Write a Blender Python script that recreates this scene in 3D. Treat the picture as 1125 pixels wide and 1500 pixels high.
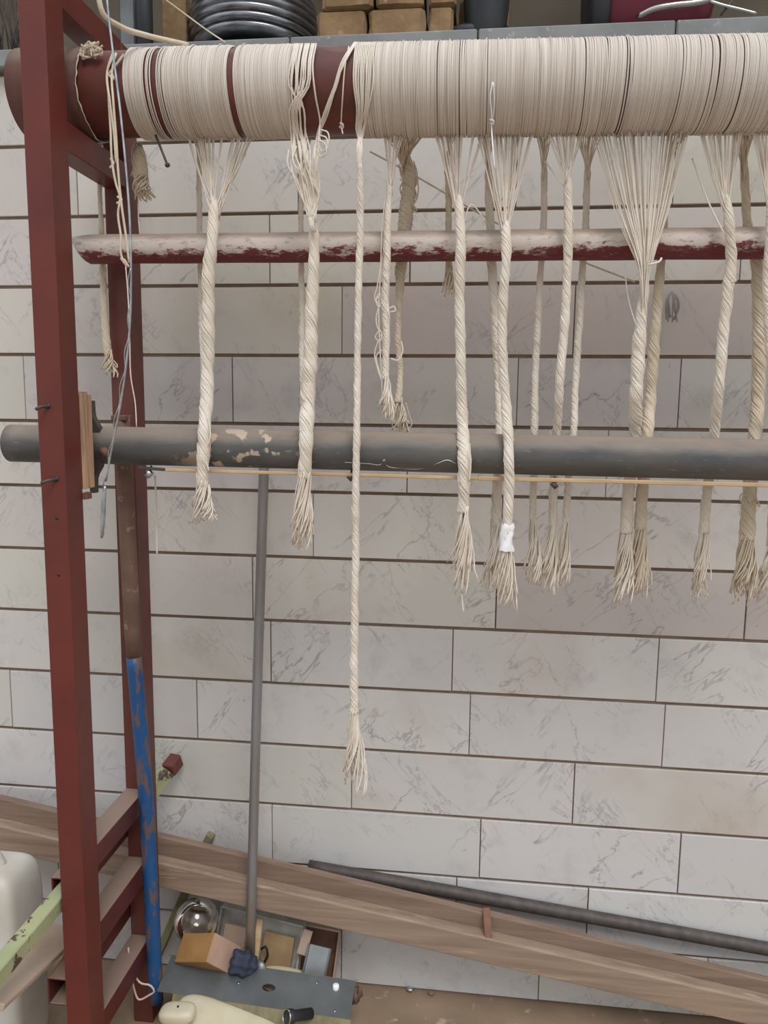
import bpy, bmesh, math, random
import numpy as np
from mathutils import Vector, Matrix
random.seed(7)
for o in list(bpy.data.objects): bpy.data.objects.remove(o)
SC = bpy.context.scene
COL = SC.collection
# ------------------------------------------------------------------ camera
F = 1116.9; CZ = 1.3846          # focal length in pixels of the 1125x1500 frame; eye height over the floor
YAW, PITCH, ROLL = [math.radians(a) for a in (6.459, 7.643, -0.649)]
cy, sy, cp, sp = math.cos(YAW), math.sin(YAW), math.cos(PITCH), math.sin(PITCH)
FW = np.array([-sy*cp, cy*cp, -sp]); R0 = np.array([cy, sy, 0.0]); D0 = np.cross(FW, R0)
cr, sr = math.cos(ROLL), math.sin(ROLL)
RT = cr*R0 + sr*D0; DN = -sr*R0 + cr*D0
cam = bpy.data.objects.new('camera', bpy.data.cameras.new('camera'))
COL.objects.link(cam)
M = Matrix(((RT[0], -DN[0], -FW[0], 0), (RT[1], -DN[1], -FW[1], 0), (RT[2], -DN[2], -FW[2], CZ), (0, 0, 0, 1)))
cam.matrix_world = M
cam.data.sensor_fit = 'VERTICAL'; cam.data.sensor_height = 36.0
cam.data.lens = F/1500*36; cam.data.clip_start = 0.02
SC.camera = cam
# ------------------------------------------------------------------ sky, sun, exposure
w = bpy.data.worlds.new('sky'); SC.world = w; w.use_nodes = True
wn = w.node_tree; bg = wn.nodes['Background']
tc = wn.nodes.new('ShaderNodeTexCoord'); sx = wn.nodes.new('ShaderNodeSeparateXYZ')
rp = wn.nodes.new('ShaderNodeValToRGB')
wn.links.new(tc.outputs['Generated'], sx.inputs[0]); wn.links.new(sx.outputs[2], rp.inputs[0])
rp.color_ramp.elements[0].position = 0.0; rp.color_ramp.elements[0].color = (.44, .425, .41, 1)
rp.color_ramp.elements[1].position = 0.75; rp.color_ramp.elements[1].color = (.80, .86, .95, 1)
wn.links.new(rp.outputs[0], bg.inputs[0]); bg.inputs[1].default_value = 1.12
sl = bpy.data.lights.new('sun', 'SUN'); sl.energy = 1.35; sl.angle = math.radians(24); sl.color = (1, .97, .93)
so = bpy.data.objects.new('sun', sl); COL.objects.link(so)
sd = Vector((-0.28, 0.56, -0.90)).normalized()     # direction the light travels
so.rotation_euler = sd.to_track_quat('-Z', 'Y').to_euler()
SC.view_settings.view_transform = 'Standard'; SC.view_settings.look = 'None'
SC.view_settings.gamma = 1; SC.view_settings.use_curve_mapping = False
SC.view_settings.exposure = 0.16

# ------------------------------------------------------------------ helpers
def ray(x, y): return FW + (x-562.5)/F*RT + (y-750)/F*DN
def P(x, y, Y):
    v = ray(x, y); t = Y/v[1]; return np.array([v[0]*t, Y, v[2]*t+CZ])
def S(x, y, Y, r):                                   # size of r pixels at that depth
    return r*(Y/ray(x, y)[1])/F
def G(x, y, z=0.0):
    v = ray(x, y); t = (z-CZ)/v[2]; return np.array([v[0]*t, v[1]*t, z])

class MB:
    def __init__(s): s.v = []; s.f = []; s.n = 0
    def add(s, v, f):
        s.v.extend([tuple(map(float, p)) for p in v]); n = s.n
        s.f.extend([tuple(i+n for i in q) for q in f]); s.n += len(v)
    def build(s, name, mat, parent=None, smooth=True, bevel=0, kind=None, label=None):
        me = bpy.data.meshes.new(name)
        off = np.zeros(3)
        vs = s.v
        if parent is not None: 
            off = np.array(parent_origin(parent)); vs = [tuple(np.array(p)-off) for p in s.v] if off.any() else s.v
        me.from_pydata(vs, [], s.f); me.update()
        if smooth: me.polygons.foreach_set('use_smooth', [True]*len(me.polygons))
        me.materials.append(mat)
        o = bpy.data.objects.new(name, me); COL.objects.link(o)
        if parent is not None: o.parent = parent
        if bevel:
            m = o.modifiers.new('bevel', 'BEVEL'); m.width = bevel; m.segments = 2; m.limit_method = 'ANGLE'
        if kind: o['kind'] = kind
        if label: o['label'] = label
        return o
def parent_origin(o):
    p = np.zeros(3)
    while o is not None: p = p+np.array(o.location); o = o.parent
    return p
def tag(o, label, cat, group=None):
    o['label'] = label; o['category'] = cat
    if group: o['group'] = group
    return o
def thing(name, label, cat, loc=(0, 0, 0), group=None):
    o = bpy.data.objects.new(name, None); COL.objects.link(o); o.location = tuple(map(float, loc)); o.empty_display_size = .03
    return tag(o, label, cat, group)

def frames(p):
    p = np.asarray(p, float); t = np.gradient(p, axis=0); t /= np.linalg.norm(t, axis=1)[:, None]+1e-12
    a = np.array([0, 1, 0]) if abs(t[0][1]) < .8 else np.array([1, 0, 0])
    n = np.cross(t[0], a); n /= np.linalg.norm(n); N = [n]
    for i in range(1, len(p)):
        n = N[-1]-np.dot(N[-1], t[i])*t[i]; n /= np.linalg.norm(n)+1e-12; N.append(n)
    N = np.array(N); return t, N, np.cross(t, N)
def tube(mb, p, r, sides=6, caps=True):
    p = np.asarray(p, float); k = len(p); r = np.broadcast_to(np.asarray(r, float), (k,))
    t, N, B = frames(p); a = np.arange(sides)*2*math.pi/sides
    v = p[:, None, :]+r[:, None, None]*(np.cos(a)[None, :, None]*N[:, None, :]+np.sin(a)[None, :, None]*B[:, None, :])
    f = [(i*sides+j, i*sides+(j+1) % sides, (i+1)*sides+(j+1) % sides, (i+1)*sides+j) for i in range(k-1) for j in range(sides)]
    if caps: f += [tuple(range(sides))[::-1], tuple((k-1)*sides+j for j in range(sides))]
    mb.add(v.reshape(-1, 3), f)
def smooth_path(pts, n):
    pts = np.asarray(pts, float)
    if len(pts) == 2: return pts[0]+(pts[1]-pts[0])*np.linspace(0, 1, n)[:, None]
    d = np.concatenate([[0], np.cumsum(np.linalg.norm(np.diff(pts, axis=0), axis=1))]); u = np.linspace(0, d[-1], n)
    m = np.gradient(pts, d, axis=0); out = []
    for x in u:
        i = min(max(np.searchsorted(d, x)-1, 0), len(pts)-2); h = d[i+1]-d[i]; s = (x-d[i])/h
        out.append((2*s**3-3*s*s+1)*pts[i]+(s**3-2*s*s+s)*h*m[i]+(-2*s**3+3*s*s)*pts[i+1]+(s**3-s*s)*h*m[i+1])
    return np.array(out)
def basis(d, up=(0, 0, 1)):
    d = np.array(d, float); d /= np.linalg.norm(d); u = np.array(up, float); s = np.cross(d, u); s /= np.linalg.norm(s); return d, s, np.cross(s, d)
def box(mb, c, dims, ax=None, bev=0.0):
    c = np.array(c, float); ax = np.eye(3) if ax is None else np.array(ax)
    h = np.array(dims, float)/2; bev = min(bev, h.min()*.9)
    if not bev:
        v = [c+sx_*h[0]*ax[0]+sy_*h[1]*ax[1]+sz_*h[2]*ax[2] for sx_ in (-1, 1) for sy_ in (-1, 1) for sz_ in (-1, 1)]
        f = [(0, 1, 3, 2), (4, 6, 7, 5), (0, 4, 5, 1), (2, 3, 7, 6), (0, 2, 6, 4), (1, 5, 7, 3)]
        mb.add(v, f); return
    bm = bmesh.new(); bmesh.ops.create_cube(bm, size=1.0)
    for q in bm.verts: q.co = Vector((q.co.x*2*h[0], q.co.y*2*h[1], q.co.z*2*h[2]))
    bmesh.ops.bevel(bm, geom=bm.edges[:], offset=bev, segments=1, affect='EDGES')
    bm.verts.ensure_lookup_table()
    v = [c+q.co.x*ax[0]+q.co.y*ax[1]+q.co.z*ax[2] for q in bm.verts]
    mb.add(v, [tuple(q.index for q in f.verts) for f in bm.faces]); bm.free()
def beam_box(mb, p0, p1, w_, h_, up=(0, 0, 1), bev=.003):
    d, s, u = basis(np.array(p1)-np.array(p0), up); L = np.linalg.norm(np.array(p1)-np.array(p0))
    box(mb, (np.array(p0)+np.array(p1))/2, (L, w_, h_), (d, s, u), bev)
def sq_tube(mb, p0, p1, w_, h_, t_, up=(0, 0, 1)):
    d, s, u = basis(np.array(p1, float)-np.array(p0, float), up); v = []
    for p in (p0, p1):
        for k in (0, t_):
            for a, b in ((-1, -1), (1, -1), (1, 1), (-1, 1)): v.append(np.array(p)+a*(w_/2-k)*s+b*(h_/2-k)*u)
    f = []
    for j in range(4):
        k = (j+1) % 4
        f += [(j, k, 8+k, 8+j), (4+k, 4+j, 12+j, 12+k), (k, j, 4+j, 4+k), (8+j, 8+k, 12+k, 12+j)]
    mb.add(v, f)
def cyl_pipe(mb, p0, p1, r, t_, sides=40, n=24, wob=0):
    p0 = np.array(p0); p1 = np.array(p1); d, s, u = basis(p1-p0); a = np.arange(sides)*2*math.pi/sides
    c = np.cos(a)[:, None]*s+np.sin(a)[:, None]*u; rings = []
    for i in range(n+1): rings.append(p0+(p1-p0)*i/n+c*r)
    rings.append(p1+c*(r-t_)); rings.append(p0+c*(r-t_)); v = np.concatenate(rings); m = len(rings); f = []
    for i in range(m):
        k = (i+1) % m
        for j in range(sides): q = (j+1) % sides; f.append((i*sides+j, i*sides+q, k*sides+q, k*sides+j)[::-1])
    mb.add(v, f)
def lathe(mb, c, prof, axis=(0, 0, 1), sides=32, up=(0, 1, 0)):
    d, s, u = basis(axis, up); a = np.arange(sides)*2*math.pi/sides; v = []
    for r, h in prof: v += list(np.array(c)+d*h+r*(np.cos(a)[:, None]*s+np.sin(a)[:, None]*u))
    f = []
    for i in range(len(prof)-1):
        for j in range(sides): q = (j+1) % sides; f.append((i*sides+j, i*sides+q, (i+1)*sides+q, (i+1)*sides+j))
    f.append(tuple(range(sides))[::-1]); f.append(tuple((len(prof)-1)*sides+j for j in range(sides)))
    mb.add(v, f)

# ------------------------------------------------------------------ materials
def mat(name, base, rough=.6, metal=0, var=None, vs=8, vd=3, spots=None, ss=30, st=(.62, .68), bump=0, bs=60, coord='Object', stretch=(1, 1, 1), spec=.5, trans=0, ior=1.45, sss=0):
    m = bpy.data.materials.new(name); m.use_nodes = True; nt = m.node_tree; b = nt.nodes['Principled BSDF']
    b.inputs['Roughness'].default_value = rough; b.inputs['Metallic'].default_value = metal
    b.inputs['Specular IOR Level'].default_value = spec; b.inputs['Transmission Weight'].default_value = trans; b.inputs['IOR'].default_value = ior
    b.inputs['Base Color'].default_value = (*base, 1)
    t = nt.nodes.new('ShaderNodeTexCoord'); mp = nt.nodes.new('ShaderNodeMapping'); mp.inputs['Scale'].default_value = stretch
    nt.links.new(t.outputs[coord], mp.inputs[0])
    def noise(s, d=3, rgh=.55):
        n = nt.nodes.new('ShaderNodeTexNoise'); n.inputs['Scale'].default_value = s; n.inputs['Detail'].default_value = d; n.inputs['Roughness'].default_value = rgh
        nt.links.new(mp.outputs[0], n.inputs['Vector']); return n
    cur = None
    def mix(fac, a, bb):
        x = nt.nodes.new('ShaderNodeMix'); x.data_type = 'RGBA'; nt.links.new(fac, x.inputs[0])
        for k, q in ((6, a), (7, bb)):
            if isinstance(q, tuple): x.inputs[k].default_value = (*q, 1)
            else: nt.links.new(q, x.inputs[k])
        return x.outputs[2]
    def ramp(src, lo, hi):
        r = nt.nodes.new('ShaderNodeMapRange'); r.inputs[1].default_value = lo; r.inputs[2].default_value = hi; nt.links.new(src, r.inputs[0]); return r.outputs[0]
    cur = base
    if var: cur = mix(ramp(noise(vs, vd).outputs[0], .36, .64), base, var)
    if spots: cur = mix(ramp(noise(ss, 5, .6).outputs[0], *st), cur, spots)
    if not isinstance(cur, tuple): nt.links.new(cur, b.inputs['Base Color'])
    if bump:
        bp = nt.nodes.new('ShaderNodeBump'); bp.inputs['Strength'].default_value = bump; bp.inputs['Distance'].default_value = .002
        nt.links.new(noise(bs, 4).outputs[0], bp.inputs['Height']); nt.links.new(bp.outputs[0], b.inputs['Normal'])
    m['h'] = 1
    return m, nt, b, mix, ramp, noise, mp
def M_(*a, **k): return mat(*a, **k)[0]

# marble tiles: tint per tile in the object colour, veins offset per tile
MT, nt, b, mix, ramp, noise, mp = mat('marble', (.6, .56, .5), .38, spec=.4)
oi = nt.nodes.new('ShaderNodeObjectInfo'); cb = nt.nodes.new('ShaderNodeVectorMath'); cb.operation = 'MULTIPLY_ADD'
nt.links.new(oi.outputs['Random'], cb.inputs[0]); cb.inputs[1].default_value = (37, 11, 23); geo = nt.nodes.new('ShaderNodeNewGeometry')
nt.links.new(geo.outputs['Position'], cb.inputs[2])
for l in list(nt.links):
    if l.to_node == mp: nt.links.remove(l)
nt.links.new(cb.outputs[0], mp.inputs[0])
c1 = mix(ramp(noise(5, 4).outputs[0], .35, .7), oi.outputs['Color'], (.56, .54, .52))
mm = nt.nodes.new('ShaderNodeMix'); mm.data_type = 'RGBA'; mm.inputs[0].default_value = .65
nt.links.new(c1, mm.inputs[6]); nt.links.new(oi.outputs['Color'], mm.inputs[7]); c1 = mm.outputs[2]
def vein(scale, width, dist, rot):
    m0 = nt.nodes.new('ShaderNodeMapping'); m0.inputs['Rotation'].default_value = (0, rot, 0); nt.links.new(mp.outputs[0], m0.inputs[0])
    mq = nt.nodes.new('ShaderNodeMapping'); mq.inputs['Scale'].default_value = (.42, 1, 1.5)
    nt.links.new(m0.outputs[0], mq.inputs[0])
    n = nt.nodes.new('ShaderNodeTexNoise'); n.inputs['Scale'].default_value = scale; n.inputs['Detail'].default_value = 5; n.inputs['Roughness'].default_value = .62; n.inputs['Distortion'].default_value = dist
    nt.links.new(mq.outputs[0], n.inputs['Vector'])
    a = nt.nodes.new('ShaderNodeMath'); a.operation = 'SUBTRACT'; a.inputs[1].default_value = .5; nt.links.new(n.outputs[0], a.inputs[0])
    q = nt.nodes.new('ShaderNodeMath'); q.operation = 'ABSOLUTE'; nt.links.new(a.outputs[0], q.inputs[0])
    return ramp(q.outputs[0], width, 0)
def mul(a, c):
    q = nt.nodes.new('ShaderNodeMath'); q.operation = 'MULTIPLY'; nt.links.new(a, q.inputs[0])
    if isinstance(c, float): q.inputs[1].default_value = c
    else: nt.links.new(c, q.inputs[1])
    return q.outputs[0]
gate = ramp(noise(4.2, 2).outputs[0], .47, .62)
c2 = mix(mul(mul(vein(4.2, .009, .35, .8), gate), .60), c1, (.22, .20, .21))
c2 = mix(mul(mul(vein(7.5, .010, .4, -.9), ramp(noise(6.5, 2).outputs[0], .45, .60)), .5), c2, (.25, .26, .28))
c2 = mix(mul(ramp(noise(2.2, 4).outputs[0], .56, .72), .35), c2, (.42, .30, .20))
c2 = mix(mul(ramp(noise(9, 5, .7).outputs[0], .56, .80), .45), c2, (.30, .31, .33))
c2 = mix(mul(ramp(noise(45, 3).outputs[0], .72, .78), .5), c2, (.2, .19, .18))
nt.links.new(c2, b.inputs['Base Color'])
MORTAR = M_('mortar', (.27, .195, .14), .9, var=(.20, .14, .10), vs=14, bump=.6, bs=90)
FLOORM = M_('dusty_floor', (.33, .235, .155), .85, var=(.25, .18, .12), vs=6, spots=(.42, .34, .26), ss=20, bump=.4, bs=120)
RED = M_('red_oxide_paint', (.150, .029, .020), .42, var=(.118, .025, .019), vs=7, spots=(.30, .17, .14), ss=60, st=(.72, .8), bump=.08, bs=40)
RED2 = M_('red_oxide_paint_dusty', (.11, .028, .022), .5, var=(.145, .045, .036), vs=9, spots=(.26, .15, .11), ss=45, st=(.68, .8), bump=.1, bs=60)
def dusty(name, col, dust, lo, hi, rough=.5, **k):           # dust lies where the surface faces up
    m, nt, b, mix, ramp, noise, mp = mat(name, col, rough, **k)
    g = nt.nodes.new('ShaderNodeNewGeometry'); s = nt.nodes.new('ShaderNodeSeparateXYZ'); nt.links.new(g.outputs['Normal'], s.inputs[0])
    ad = nt.nodes.new('ShaderNodeMath'); ad.operation = 'MULTIPLY_ADD'; ad.inputs[1].default_value = .5; nt.links.new(noise(18, 4).outputs[0], ad.inputs[0]); nt.links.new(s.outputs[2], ad.inputs[2])
    old = b.inputs['Base Color'].links[0].from_socket if b.inputs['Base Color'].links else col
    nt.links.new(mix(ramp(ad.outputs[0], lo+.25, hi+.25), old, dust), b.inputs['Base Color'])
    return m, nt, b, mix, ramp, noise, mp
RUNG = dusty('red_rung_dusty', (.125, .027, .022), (.27, .19, .15), .5, .9, .45, var=(.08, .02, .018), vs=9)[0]
ROLLER = dusty('beam_paint', (.15, .040, .030), (.27, .20, .15), .6, 1.0, .45, var=(.09, .028, .023), vs=5, stretch=(1, 3, 3))[0]
SLEEVE = dusty('sleeve_rust', (.14, .055, .040), (.30, .23, .17), .25, .85, .6, var=(.10, .035, .028), vs=8)[0]
PIPE, nt, b, mix, ramp, noise, mp = dusty('grey_pipe', (.075, .08, .083), (.30, .24, .19), .15, .95, .58, var=(.125, .12, .112), vs=9, vd=8, stretch=(.8, 2.5, 2.5), spots=(.22, .20, .17), ss=60, st=(.62, .75), bump=.15, bs=150)
old = b.inputs['Base Color'].links[0].from_socket
tcp = nt.nodes.new('ShaderNodeTexCoord'); sxp = nt.nodes.new('ShaderNodeSeparateXYZ'); nt.links.new(tcp.outputs['Generated'], sxp.inputs[0])
def band(s, a, bq, c, d):
    r1 = ramp(s, a, bq); r2 = ramp(s, d, c); q = nt.nodes.new('ShaderNodeMath'); q.operation = 'MULTIPLY'; nt.links.new(r1, q.inputs[0]); nt.links.new(r2, q.inputs[1]); return q.outputs[0]
patch = nt.nodes.new('ShaderNodeTexNoise'); patch.inputs['Scale'].default_value = 26; patch.inputs['Detail'].default_value = 5; nt.links.new(tcp.outputs['Object'], patch.inputs['Vector'])
q = nt.nodes.new('ShaderNodeMath'); q.operation = 'MULTIPLY'; nt.links.new(ramp(patch.outputs[0], .55, .58), q.inputs[0]); nt.links.new(band(sxp.outputs[0], .20, .24, .33, .36), q.inputs[1])
nt.links.new(mix(q.outputs[0], old, (.50, .40, .31)), b.inputs['Base Color'])
# rod: worn white paint over dull red, thickest on the front, dust on top
ROD, nt, b, mix, ramp, noise, mp = dusty('rod_paint', (.15, .028, .032), (.33, .26, .21), .5, 1.0, .6, bump=.3, bs=70)
old = b.inputs['Base Color'].links[0].from_socket
tcr = nt.nodes.new('ShaderNodeTexCoord'); sxr = nt.nodes.new('ShaderNodeSeparateXYZ'); nt.links.new(tcr.outputs['Generated'], sxr.inputs[0])
mpr = nt.nodes.new('ShaderNodeMapping'); mpr.inputs['Scale'].default_value = (16, 45, 45); nt.links.new(tcr.outputs['Object'], mpr.inputs[0])
nr = nt.nodes.new('ShaderNodeTexNoise'); nr.inputs['Scale'].default_value = 1.6; nr.inputs['Detail'].default_value = 9; nr.inputs['Roughness'].default_value = .78; nt.links.new(mpr.outputs[0], nr.inputs['Vector'])
ad = nt.nodes.new('ShaderNodeMath'); ad.operation = 'MULTIPLY_ADD'; ad.inputs[1].default_value = 1.5; nt.links.new(nr.outputs[0], ad.inputs[0]); nt.links.new(sxr.outputs[2], ad.inputs[2])
r2 = ramp(ad.outputs[0], 2.4, 2.1)
q = nt.nodes.new('ShaderNodeMath'); q.operation = 'MULTIPLY'; nt.links.new(ramp(ad.outputs[0], 1.04, 1.14), q.inputs[0]); nt.links.new(r2, q.inputs[1])
wt = mix(q.outputs[0], old, (.62, .54, .48))
n3 = nt.nodes.new('ShaderNodeTexNoise'); n3.inputs['Scale'].default_value = 2.6; n3.inputs['Detail'].default_value = 8; n3.inputs['Roughness'].default_value = .7; nt.links.new(mpr.outputs[0], n3.inputs['Vector'])
wt = mix(mul(ramp(n3.outputs[0], .54, .66), .7), wt, (.23, .14, .11))
gq = nt.nodes.new('ShaderNodeNewGeometry'); sq_ = nt.nodes.new('ShaderNodeSeparateXYZ'); nt.links.new(gq.outputs['Normal'], sq_.inputs[0])
aq = nt.nodes.new('ShaderNodeMath'); aq.operation = 'MULTIPLY_ADD'; aq.inputs[1].default_value = .7; nt.links.new(nr.outputs[0], aq.inputs[0]); nt.links.new(sq_.outputs[2], aq.inputs[2])
nt.links.new(mix(mul(ramp(aq.outputs[0], .70, 1.05), .85), wt, (.36, .27, .21)), b.inputs['Base Color'])
YARN = M_('cotton_yarn', (.76, .67, .56), .9, var=(.84, .77, .68), vs=22, spec=.15, bump=.5, bs=500)
YARN2 = M_('cotton_yarn_tan', (.66, .56, .42), .9, var=(.74, .65, .52), vs=30, spec=.15, bump=.5, bs=500)
WIND, nt, b, mix, ramp, noise, mp = mat('wound_yarn', (.74, .68, .605), .85, spec=.12, var=(.62, .55, .485), vs=1.0, vd=6, stretch=(130, 2.2, 2.2))
WHITE = M_('white_tape', (.92, .92, .93), .35)
STEEL = M_('zinc_wire', (.55, .58, .60), .32, 1, var=(.35, .37, .39), vs=60)
RUST = M_('rusty_steel', (.16, .085, .06), .75, .2, var=(.24, .12, .075), vs=30, bump=.4)
DARKST = M_('dark_steel', (.07, .062, .06), .6, .3, var=(.11, .09, .08), vs=40)
BLUE = M_('blue_paint', (.014, .085, .235), .45, var=(.014, .065, .18), vs=8, spots=(.13, .085, .075), ss=24, st=(.52, .57), stretch=(1.8, 1.8, .6))
BROWNP = M_('brown_pipe', (.13, .075, .055), .65, .1, var=(.19, .11, .08), vs=14, spots=(.28, .2, .16), ss=40, bump=.3)
POLE = M_('galvanised_pole', (.30, .32, .35), .38, .5, var=(.25, .21, .18), vs=9, stretch=(2, 2, .3), spots=(.26, .14, .08), ss=6, st=(.58, .72))
WOODM, nt, b, mix, ramp, noise, mp = mat('weathered_wood', (.35, .255, .185), .75, var=(.25, .18, .13), vs=3, vd=6, stretch=(1.2, 22, 22), spots=(.50, .38, .26), ss=2.5, st=(.62, .72), bump=.4, bs=4)
WOODD = M_('weathered_wood_dark', (.27, .19, .14), .8, var=(.20, .135, .10), vs=3, vd=6, stretch=(1.2, 22, 22), bump=.4, bs=4)
PALE = M_('pale_batten_wood', (.62, .45, .26), .6, var=(.50, .34, .19), vs=6, stretch=(3, 20, 20))
PLY = M_('plywood_edge', (.56, .36, .22), .8, var=(.30, .18, .11), vs=2, vd=5, stretch=(60, 90, 5), bump=.6, bs=4)
OLIVE = M_('olive_stick', (.25, .22, .12), .8, var=(.17, .15, .09), vs=6, stretch=(8, 8, 1))
GREEN = M_('pale_green_paint', (.40, .42, .23), .6, var=(.30, .34, .20), vs=8, spots=(.10, .06, .05), ss=30, st=(.56, .59), bump=.2)
BRICK = M_('sandy_brick', (.30, .195, .10), .9, var=(.21, .13, .065), vs=18, spots=(.38, .28, .17), ss=30, bump=.9, bs=70)
STONE = M_('grey_ledge_stone', (.26, .27, .27), .6, var=(.20, .21, .21), vs=12, spots=(.36, .35, .33), ss=40, bump=.2)
BACKW = M_('backdrop_plaster', (.30, .26, .20), .9, var=(.22, .18, .13), vs=4, bump=.3)
BLACK = M_('black_rubber', (.018, .02, .024), .5, var=(.03, .03, .034), vs=12, bump=.2)
CRIM = M_('crimson_plastic', (.14, .008, .022), .35, var=(.09, .008, .018), vs=7)
CHROME = M_('chrome', (.55, .53, .50), .22, 1)
COILM = M_('coil_steel', (.40, .41, .43), .3, .9, var=(.22, .22, .24), vs=14, stretch=(2, 2, 20))
SHEET = M_('sheet_steel', (.20, .215, .22), .42, .6, var=(.14, .15, .155), vs=9, bump=.1)
CREAM = M_('cream_plastic', (.62, .57, .42), .45, var=(.55, .48, .33), vs=10)
WPLAST = M_('white_plastic', (.62, .61, .57), .5, var=(.50, .46, .38), vs=5, spots=(.40, .32, .22), ss=8, st=(.62, .8))
CARD = M_('orange_cardboard', (.42, .235, .085), .7, var=(.34, .18, .065), vs=20)
CARDP = M_('pink_cardboard', (.48, .31, .23), .7, var=(.42, .27, .2), vs=20)
PANEL = M_('tan_panel', (.42, .29, .15), .7, var=(.34, .22, .11), vs=22)
GWHITE = M_('grubby_white', (.52, .51, .47), .6, var=(.36, .34, .30), vs=25)
CLOTH = M_('navy_cloth', (.05, .065, .10), .9, var=(.03, .04, .065), vs=30, bump=.5)
GLASS = M_('clear_glass', (1, .97, .93), .03, trans=1, ior=1.45)
PINK = M_('pinkish_string', (.62, .47, .38), .9)
DUSTB = M_('dusty_board', (.40, .29, .21), .85, var=(.48, .37, .29), vs=7)

# ------------------------------------------------------------------ the setting
WY = 1.67; ROW = .15; ZTOP = .5654+CZ; GAP = .0076
floor = MB(); box(floor, (0, .2, -.05), (7, 4.4, .1)); fl = floor.build('floor', FLOORM, smooth=False); fl['kind'] = 'structure'
LZ0 = P(900, 52, 1.645)[2]; LZ1 = P(1125, 22.5, 1.645)[2]; LZ0 = LZ1-.036
wl = MB(); box(wl, (0, WY+.0045+.1, LZ0/2), (5.2, .2, LZ0)); wall = wl.build('wall_back', MORTAR, smooth=False); wall['kind'] = 'structure'
joints = {0: [113, 437, 757, 988], 1: [92, 395, 601, 1087], 2: [186, 501, 841], 3: [36, 341, 758, 995], 4: [176, 597, 889], 5: [105, 459, 735, 1140], 6: [80, 370, 727, 1093],
          7: [112, 397, 663, 963], 8: [289, 688, 972], 9: [196, 515, 840], 10: [108, 399, 703, 995], 11: [668, 860], 12: [500, 790, 1034], 13: [600, 900], -1: [300, 640, 1000], -2: [470, 800]}
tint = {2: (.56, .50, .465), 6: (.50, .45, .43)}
warm = (.66, .60, .515); cool = (.63, .625, .605)
rr = random.Random(3)
for k in range(-2, 13):
    z1 = ZTOP-ROW*k-GAP/2; z0 = z1-ROW+GAP
    if z0 < 0: z0 = .002
    z1 = min(z1, LZ0-.002)
    if z1-z0 < .02: continue
    ymid = 260+(k)*98 if k < 12 else 1440
    xs = [P(x, 0, WY)[0] for x in []]
    for x in joints[k]:
        yy = ymid
        for _ in range(3):                       # find the image height of the row at this column
            p = P(x, yy, WY); yy += (p[2]-(z0+z1)/2)/.15*98
        xs.append(P(x, yy, WY)[0])
    while xs[0] > -1.75: xs.insert(0, xs[0]-rr.choice([.44, .52, .60, .47]))
    while xs[-1] < 1.6: xs.append(xs[-1]+rr.choice([.44, .5, .56]))
    for i in range(len(xs)-1):
        g = rr.choice([.0015, .002, .003]); x0, x1 = xs[i]+g/2, xs[i+1]-g/2
        mb = MB(); c = np.array([(x0+x1)/2, WY+.008+rr.uniform(-.0012, .0008), (z0+z1)/2])
        mb2 = MB(); box(mb2, (0, 0, 0), (x1-x0, .018, z1-z0), None, .0007)
        o = mb2.build('tile', MT, smooth=False); o.location = c; o.parent = wall
        t = np.array(cool)*(.45+.55*min(1, max(0, k/11)))+np.array(warm)*(1-(.45+.55*min(1, max(0, k/11))))
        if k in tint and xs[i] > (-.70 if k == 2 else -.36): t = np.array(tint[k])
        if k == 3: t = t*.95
        t = t*rr.uniform(.93, 1.04)*np.array([1, rr.uniform(.98, 1.01), rr.uniform(.95, 1.03)])
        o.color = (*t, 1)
# window ledge over the tiles
led = bpy.data.objects.new('trim_ledge', None); led.name = 'trim_1'; COL.objects.link(led); led['kind'] = 'structure'
lx = [-2.0]+[P(x, 48, 1.645)[0] for x in (-60, 424, 700, 990)]+[1.8]
for i in range(5):
    m = MB(); box(m, ((lx[i]+lx[i+1])/2, 1.645+.25, (LZ0+LZ1)/2), (lx[i+1]-lx[i]-.0025, .5, LZ1-LZ0), None, .003); m.build('slab', STONE, led, smooth=False)
m = MB(); box(m, (0, 2.2, LZ1+.6), (5.2, .1, 1.2)); o = m.build('wall_niche', BACKW, smooth=False); o['kind'] = 'structure'
m = MB(); box(m, (0, 2.0, LZ1+.62), (5.2, .62, .08)); o = m.build('ceiling', BACKW, smooth=False); o['kind'] = 'structure'

# ------------------------------------------------------------------ loom frame
PW, PD = .045, .056; PXR = -.6826; PXC = PXR-PW/2; FY = 1.22; RY = 1.5475-PD
loom = thing('loom_frame', 'red oxide painted steel side frame of the loom, two upright posts with rungs', 'loom frame', (PXC, FY+PD/2, 0))
def zat(x, y, Y): return P(x, y, Y)[2]
zt = zat(160, 62, RY)+.0
m = MB(); sq_tube(m, (PXC, FY+PD/2, 0.0), (PXC, FY+PD/2, 2.30), PD, PW, .003, up=(1, 0, 0)); fp = m.build('post', RED, loom, smooth=False, bevel=.004, label='front upright post')
m = MB(); sq_tube(m, (PXC, RY+PD/2, 0.0), (PXC, RY+PD/2, zt), PD, PW, .003, up=(1, 0, 0)); m.build('post', RED2, loom, smooth=False, bevel=.004, label='rear upright post in shade')
YB = FY+PD
def rung(ytop, ybot, x, Ya=None, Yb=None, name='rung', mt=RUNG, label=None, thru=0):
    a = zat(x, ytop, YB); c = zat(x, ybot, YB); h = abs(a-c); zc = (a+c)/2
    m = MB(); w_ = PW-.002
    sq_tube(m, (PXC, (YB if Ya is None else Ya), zc), (PXC, RY if Yb is None else Yb, zc), w_, h, .003)
    return m.build(name, mt, loom, smooth=False, bevel=.0025, label=label), zc, h
rung(-34, 11, 91, mt=RED); _, zlow, hlow = rung(177, 221, 99, mt=RED, label='lower rung carrying the warp beam')
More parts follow.
